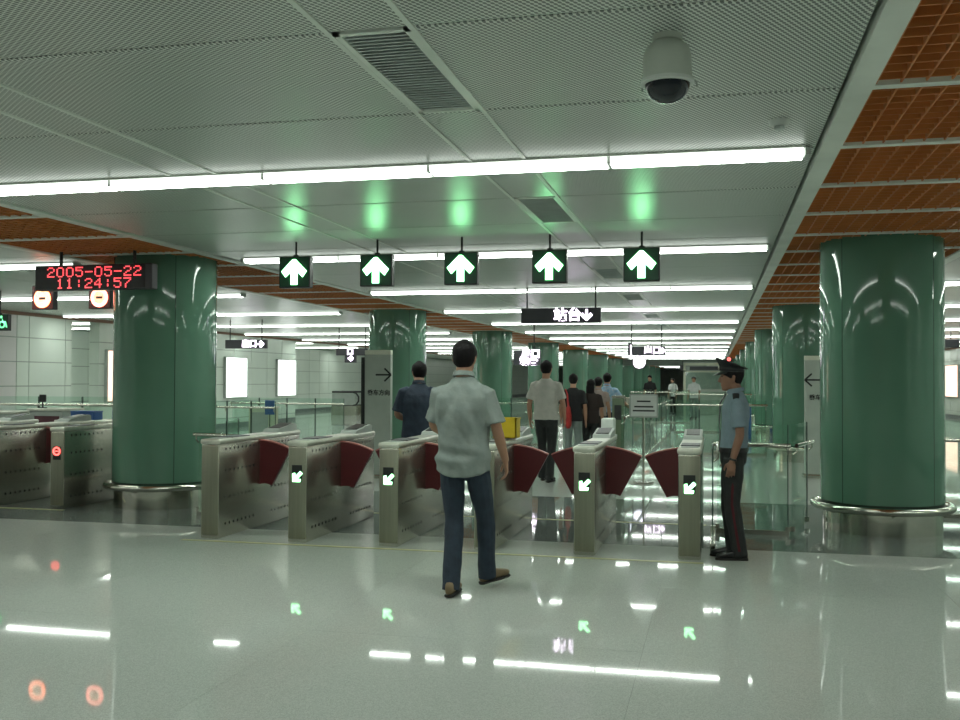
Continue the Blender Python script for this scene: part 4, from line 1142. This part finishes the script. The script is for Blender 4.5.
person(dict(loc=(-2.13, 18.5, 0), h=1.57, rz=-0.2, label='person in a pale pink shirt with bent arm in the walking group', group=grp, shirt='pink_top', trousers='brown_top', vox=0.012, detail=False, hem=0.95, sleeve=0.6,
    J=dict(elL=(-0.27, -0.05, 1.15), wrL=(-0.34, 0.10, 1.08))))
person(dict(loc=(-2.06, 19.4, 0), h=1.65, rz=-0.1, label='person in a light blue checked shirt holding one arm out', group=grp, shirt='blue_shirt', trousers='jeans', vox=0.012, detail=False, hem=0.95,
    J=dict(elR=(0.31, 0.06, 1.17), wrR=(0.43, 0.20, 1.05))))
bag = tag(empty('shoulder_bag', (-2.50, 17.21, 0.68)), 'red cloth shoulder bag hanging beside the black-topped person', 'bag')
MB().tube([(0, 0.0, 0.0), (0, 0.0, 0.06), (0, 0.0, 0.22), (0, 0, 0.36), (0, 0, 0.40)], [(0.07, 0.03), (0.12, 0.055), (0.115, 0.055), (0.09, 0.035), (0.05, 0.012)], 14, side=(0, 1, 0)).build('bag_body', 'red_bag', bag, 60)
MB().tube([(0.0, -0.06, 0.38), (-0.02, -0.03, 0.60), (-0.05, 0.0, 0.68), (-0.02, 0.03, 0.60), (0.0, 0.06, 0.38)], 0.010, 6).build('strap', 'red_bag', bag, 60)
person(dict(loc=(-1.9, 46.0, 0), h=1.62, rz=2.6, label='distant person in a white shirt by the far handrail', group='distant people', shirt='white_shirt', trousers='trouser_black', vox=0.016, detail=False))
person(dict(loc=(-2.55, 40.0, 0), h=1.72, rz=2.9, label='distant person in black near the far columns', group='distant people', shirt='top_black', trousers='trouser_black', vox=0.016, detail=False))
person(dict(loc=(-0.85, 40.5, 0), h=1.68, rz=2.9, label='distant person in white before the far booth', group='distant people', shirt='white_shirt', trousers='grey_trouser', vox=0.016, detail=False))

# ------------------------------------------------------------------ side and far furniture
def counter(loc, w, d, h_, label, mat, panel=None, rz=0, cat='counter'):
    t = tag(empty('service_counter', loc, rz), label, cat)
    MB().rbox(-w / 2, w / 2, 0, d, 0.08, h_ - 0.04, 0.01, 1).build('body', mat, t)
    MB().rbox(-w / 2 - 0.03, w / 2 + 0.03, -0.03, d + 0.03, h_ - 0.04, h_, 0.01, 2).build('worktop', 'steel_top', t)
    MB().box(-w / 2 + 0.02, w / 2 - 0.02, 0.03, d - 0.02, 0, 0.08).build('plinth', 'black', t)
    if panel: MB().box(-w / 2 + 0.06, w / 2 - 0.06, -0.012, 0.002, 0.14, h_ - 0.12).build('front_panel', panel, t)
    return t
counter((-10.45, 13.9, 0), 0.62, 0.5, 1.03, 'maroon counter behind the side gates, under the ring signs', 'grey', 'maroon')
counter((-11.25, 13.8, 0), 0.7, 0.5, 0.98, 'grey machine counter at the picture edge behind the side gates', 'grey')
counter((-9.65, 13.7, 0), 0.9, 0.5, 0.86, 'cream counter with a blue box, behind the side gates', 'cream')
t = tag(empty('blue_crate', (-9.72, 13.92, 0.86)), 'blue box with white print on the cream counter', 'box')
MB().rbox(-0.21, 0.21, -0.12, 0.12, 0.0, 0.13, 0.012, 2).build('box_body', 'blue', t)
MB().rbox(-0.215, 0.215, -0.125, 0.125, 0.12, 0.14, 0.006, 1).build('lid', 'blue', t)
MB().box(0.02, 0.14, -0.1225, -0.119, 0.05, 0.085).build('printed_mark', 'white', t)
t = tag(empty('desk_monitor', (-10.9, 13.95, 1.03)), 'small dark screen on a post behind the side gates', 'screen')
t.location = (-10.62, 14.05, 1.03)
MB().rbox(-0.05, 0.05, -0.05, 0.05, 0, 0.015, 0.004, 1).build('foot', 'black', t)
MB().cyl((0, 0), 0.012, 0.01, 0.12, 8).build('stem', 'black', t)
MB().rbox(-0.06, 0.06, -0.015, 0.012, 0.10, 0.22, 0.006, 1).build('screen', 'black', t)
# blue notice and small posts under the lightboxes
t = tag(empty('notice_stand', (-8.48, 17.95, 0)), 'blue poster stand below the white lightboxes', 'notice')
MB().rbox(-0.10, 0.10, -0.012, 0.012, 0.82, 1.10, 0.005, 1).build('board', 'blue', t)
MB().cyl((0, 0.0), 0.012, 0.02, 0.83, 8).build('pole', 'steel_shiny', t, 40)
MB().cyl((0, 0), 0.13, 0, 0.022, 16).build('foot', 'steel', t, 40)
counter((-9.15, 18.9, 0), 0.5, 0.35, 0.95, 'cream ticket counter below the white lightboxes', 'cream', 'grey')
# olive gate post and white unit past the gates
t = tag(empty('barrier_post', (-1.62, 17.0, 0)), 'dark olive barrier post beside the notice board', 'post')
MB().rbox(-0.10, 0.10, 0, 0.16, 0.0, 1.22, 0.012, 2).build('body', 'olive', t)
MB().rbox(-0.11, 0.11, -0.01, 0.17, 1.22, 1.26, 0.008, 1).build('top_cap', 'steel', t)
MB().box(-0.06, 0.06, -0.004, 0.002, 0.85, 1.1).build('panel', 'black', t)
t = tag(empty('ticket_checker', (-1.72, 16.3, 0)), 'small white machine with dark sides past the gates', 'machine')
MB().rbox(-0.11, 0.11, 0, 0.25, 0.62, 0.90, 0.03, 3).build('head', 'white', t, 40)
MB().rbox(-0.09, 0.09, 0.03, 0.22, 0.0, 0.62, 0.01, 1).build('pedestal', 'black', t)
MB().rbox(-0.13, 0.13, -0.02, 0.27, 0.58, 0.63, 0.01, 1).build('tray', 'white', t)
# escalator balustrade by the wall recess
t = tag(empty('escalator', (-14.9, 39.5, 0)), 'escalator end with black looped handrail by the tiled wall', 'escalator')
for y in (0.0, 1.1):
    pts = [(-0.9, y, 0.98), (0.0, y, 0.98), (0.18, y, 0.93), (0.28, y, 0.78), (0.28, y, 0.60), (0.18, y, 0.45), (0.0, y, 0.40), (-0.9, y, 0.40)]
    MB().tube([(-q[0], q[1], q[2]) if False else q for q in pts], 0.04, 8, side=(0, 1, 0)).build('handrail', 'black', t, 60)
    MB().box(-0.9, 0.12, y - 0.015, y + 0.015, 0.42, 0.94).build('balustrade_panel', 'grey', t)
    MB().box(-0.9, 0.20, y - 0.10, y + 0.10, 0.0, 0.40).build('skirt_panel', 'steel', t)
MB().box(-0.9, 0.3, 0.1, 1.0, 0.0, 0.012).build('landing_plate', 'steel', t)
# far booth with pale frame
t = tag(empty('station_booth', (-0.45, 46.0, 0)), 'glazed booth with a pale frame at the far end of the hall', 'booth')
bf = MB()
for x in (-0.98, 0.90): bf.box(x, x + 0.10, 0, 0.1, 0.0, 2.3)
bf.box(-0.98, 1.0, 0, 0.1, 2.2, 2.32)
bf.box(-0.98, 1.0, 0, 0.1, 1.9, 1.96)
bf.build('frame', 'board_top', t)
MB().box(-0.88, 0.90, 0.03, 0.07, 0.0, 1.15).build('lower_panel', 'board', t)
MB().box(-0.88, 0.90, 0.04, 0.06, 1.15, 1.9).build('window_pane', 'glass', t)
MB().box(-0.9, 0.92, 1.4, 1.5, 0.0, 2.2).build('rear_panel', 'grey', t)
MB().box(-0.98, 1.0, 0.0, 1.5, 2.32, 2.36).build('roof_panel', 'grey', t)
MB().box(-0.7, 0.6, -0.02, 0.0, 2.0, 2.16).build('name_panel', 'sign_dark', t)
fence((-3.0, 36.5), (-0.9, 36.5), 'distant glass fence with bright handrail by the far columns', npan=3, rail=1.10, top=1.2)
fence((-1.2, 30.0), (1.0, 30.0), 'glass fence with bright handrail in front of the far booth', npan=3, rail=1.12, top=1.2)
t = tag(empty('waste_bin', (0.62, 27.0, 0)), 'blue bin near the far handrail behind the guard', 'bin')
MB().rbox(-0.28, 0.28, -0.2, 0.2, 0.0, 0.85, 0.03, 2).build('body', 'blue', t, 40)
MB().rbox(-0.30, 0.30, -0.22, 0.22, 0.85, 0.92, 0.02, 2).build('lid', 'grey', t, 40)
# red and green exit lamps at far end
t = tag(empty('exit_lamp', (0.55, 44.0, 2.35)), 'small red lamp hanging at the far end by the booth', 'lamp')
MB().rbox(-0.12, 0.12, 0, 0.06, 0, 0.2, 0.01, 1).build('housing', 'sign_dark', t)
ring_mb(0, 0.1, 0.08, 0.06, -0.01, 0.0, 16).build('light', 'stop_gate', t)
MB().cyl((0, 0.03), 0.012, 0.195, H - 2.35 + 0.01, 8).build('hanging_rod', 'black', t)
hanging_board(-2.0, -0.5, 58.0, 2.1, 2.4, 'long dark hanging board far down the hall', (-0.8, 0.8))

for o in bpy.data.objects:
    if o.type == 'EMPTY' and not o.children: print('EMPTY WITHOUT CHILDREN', o.name)
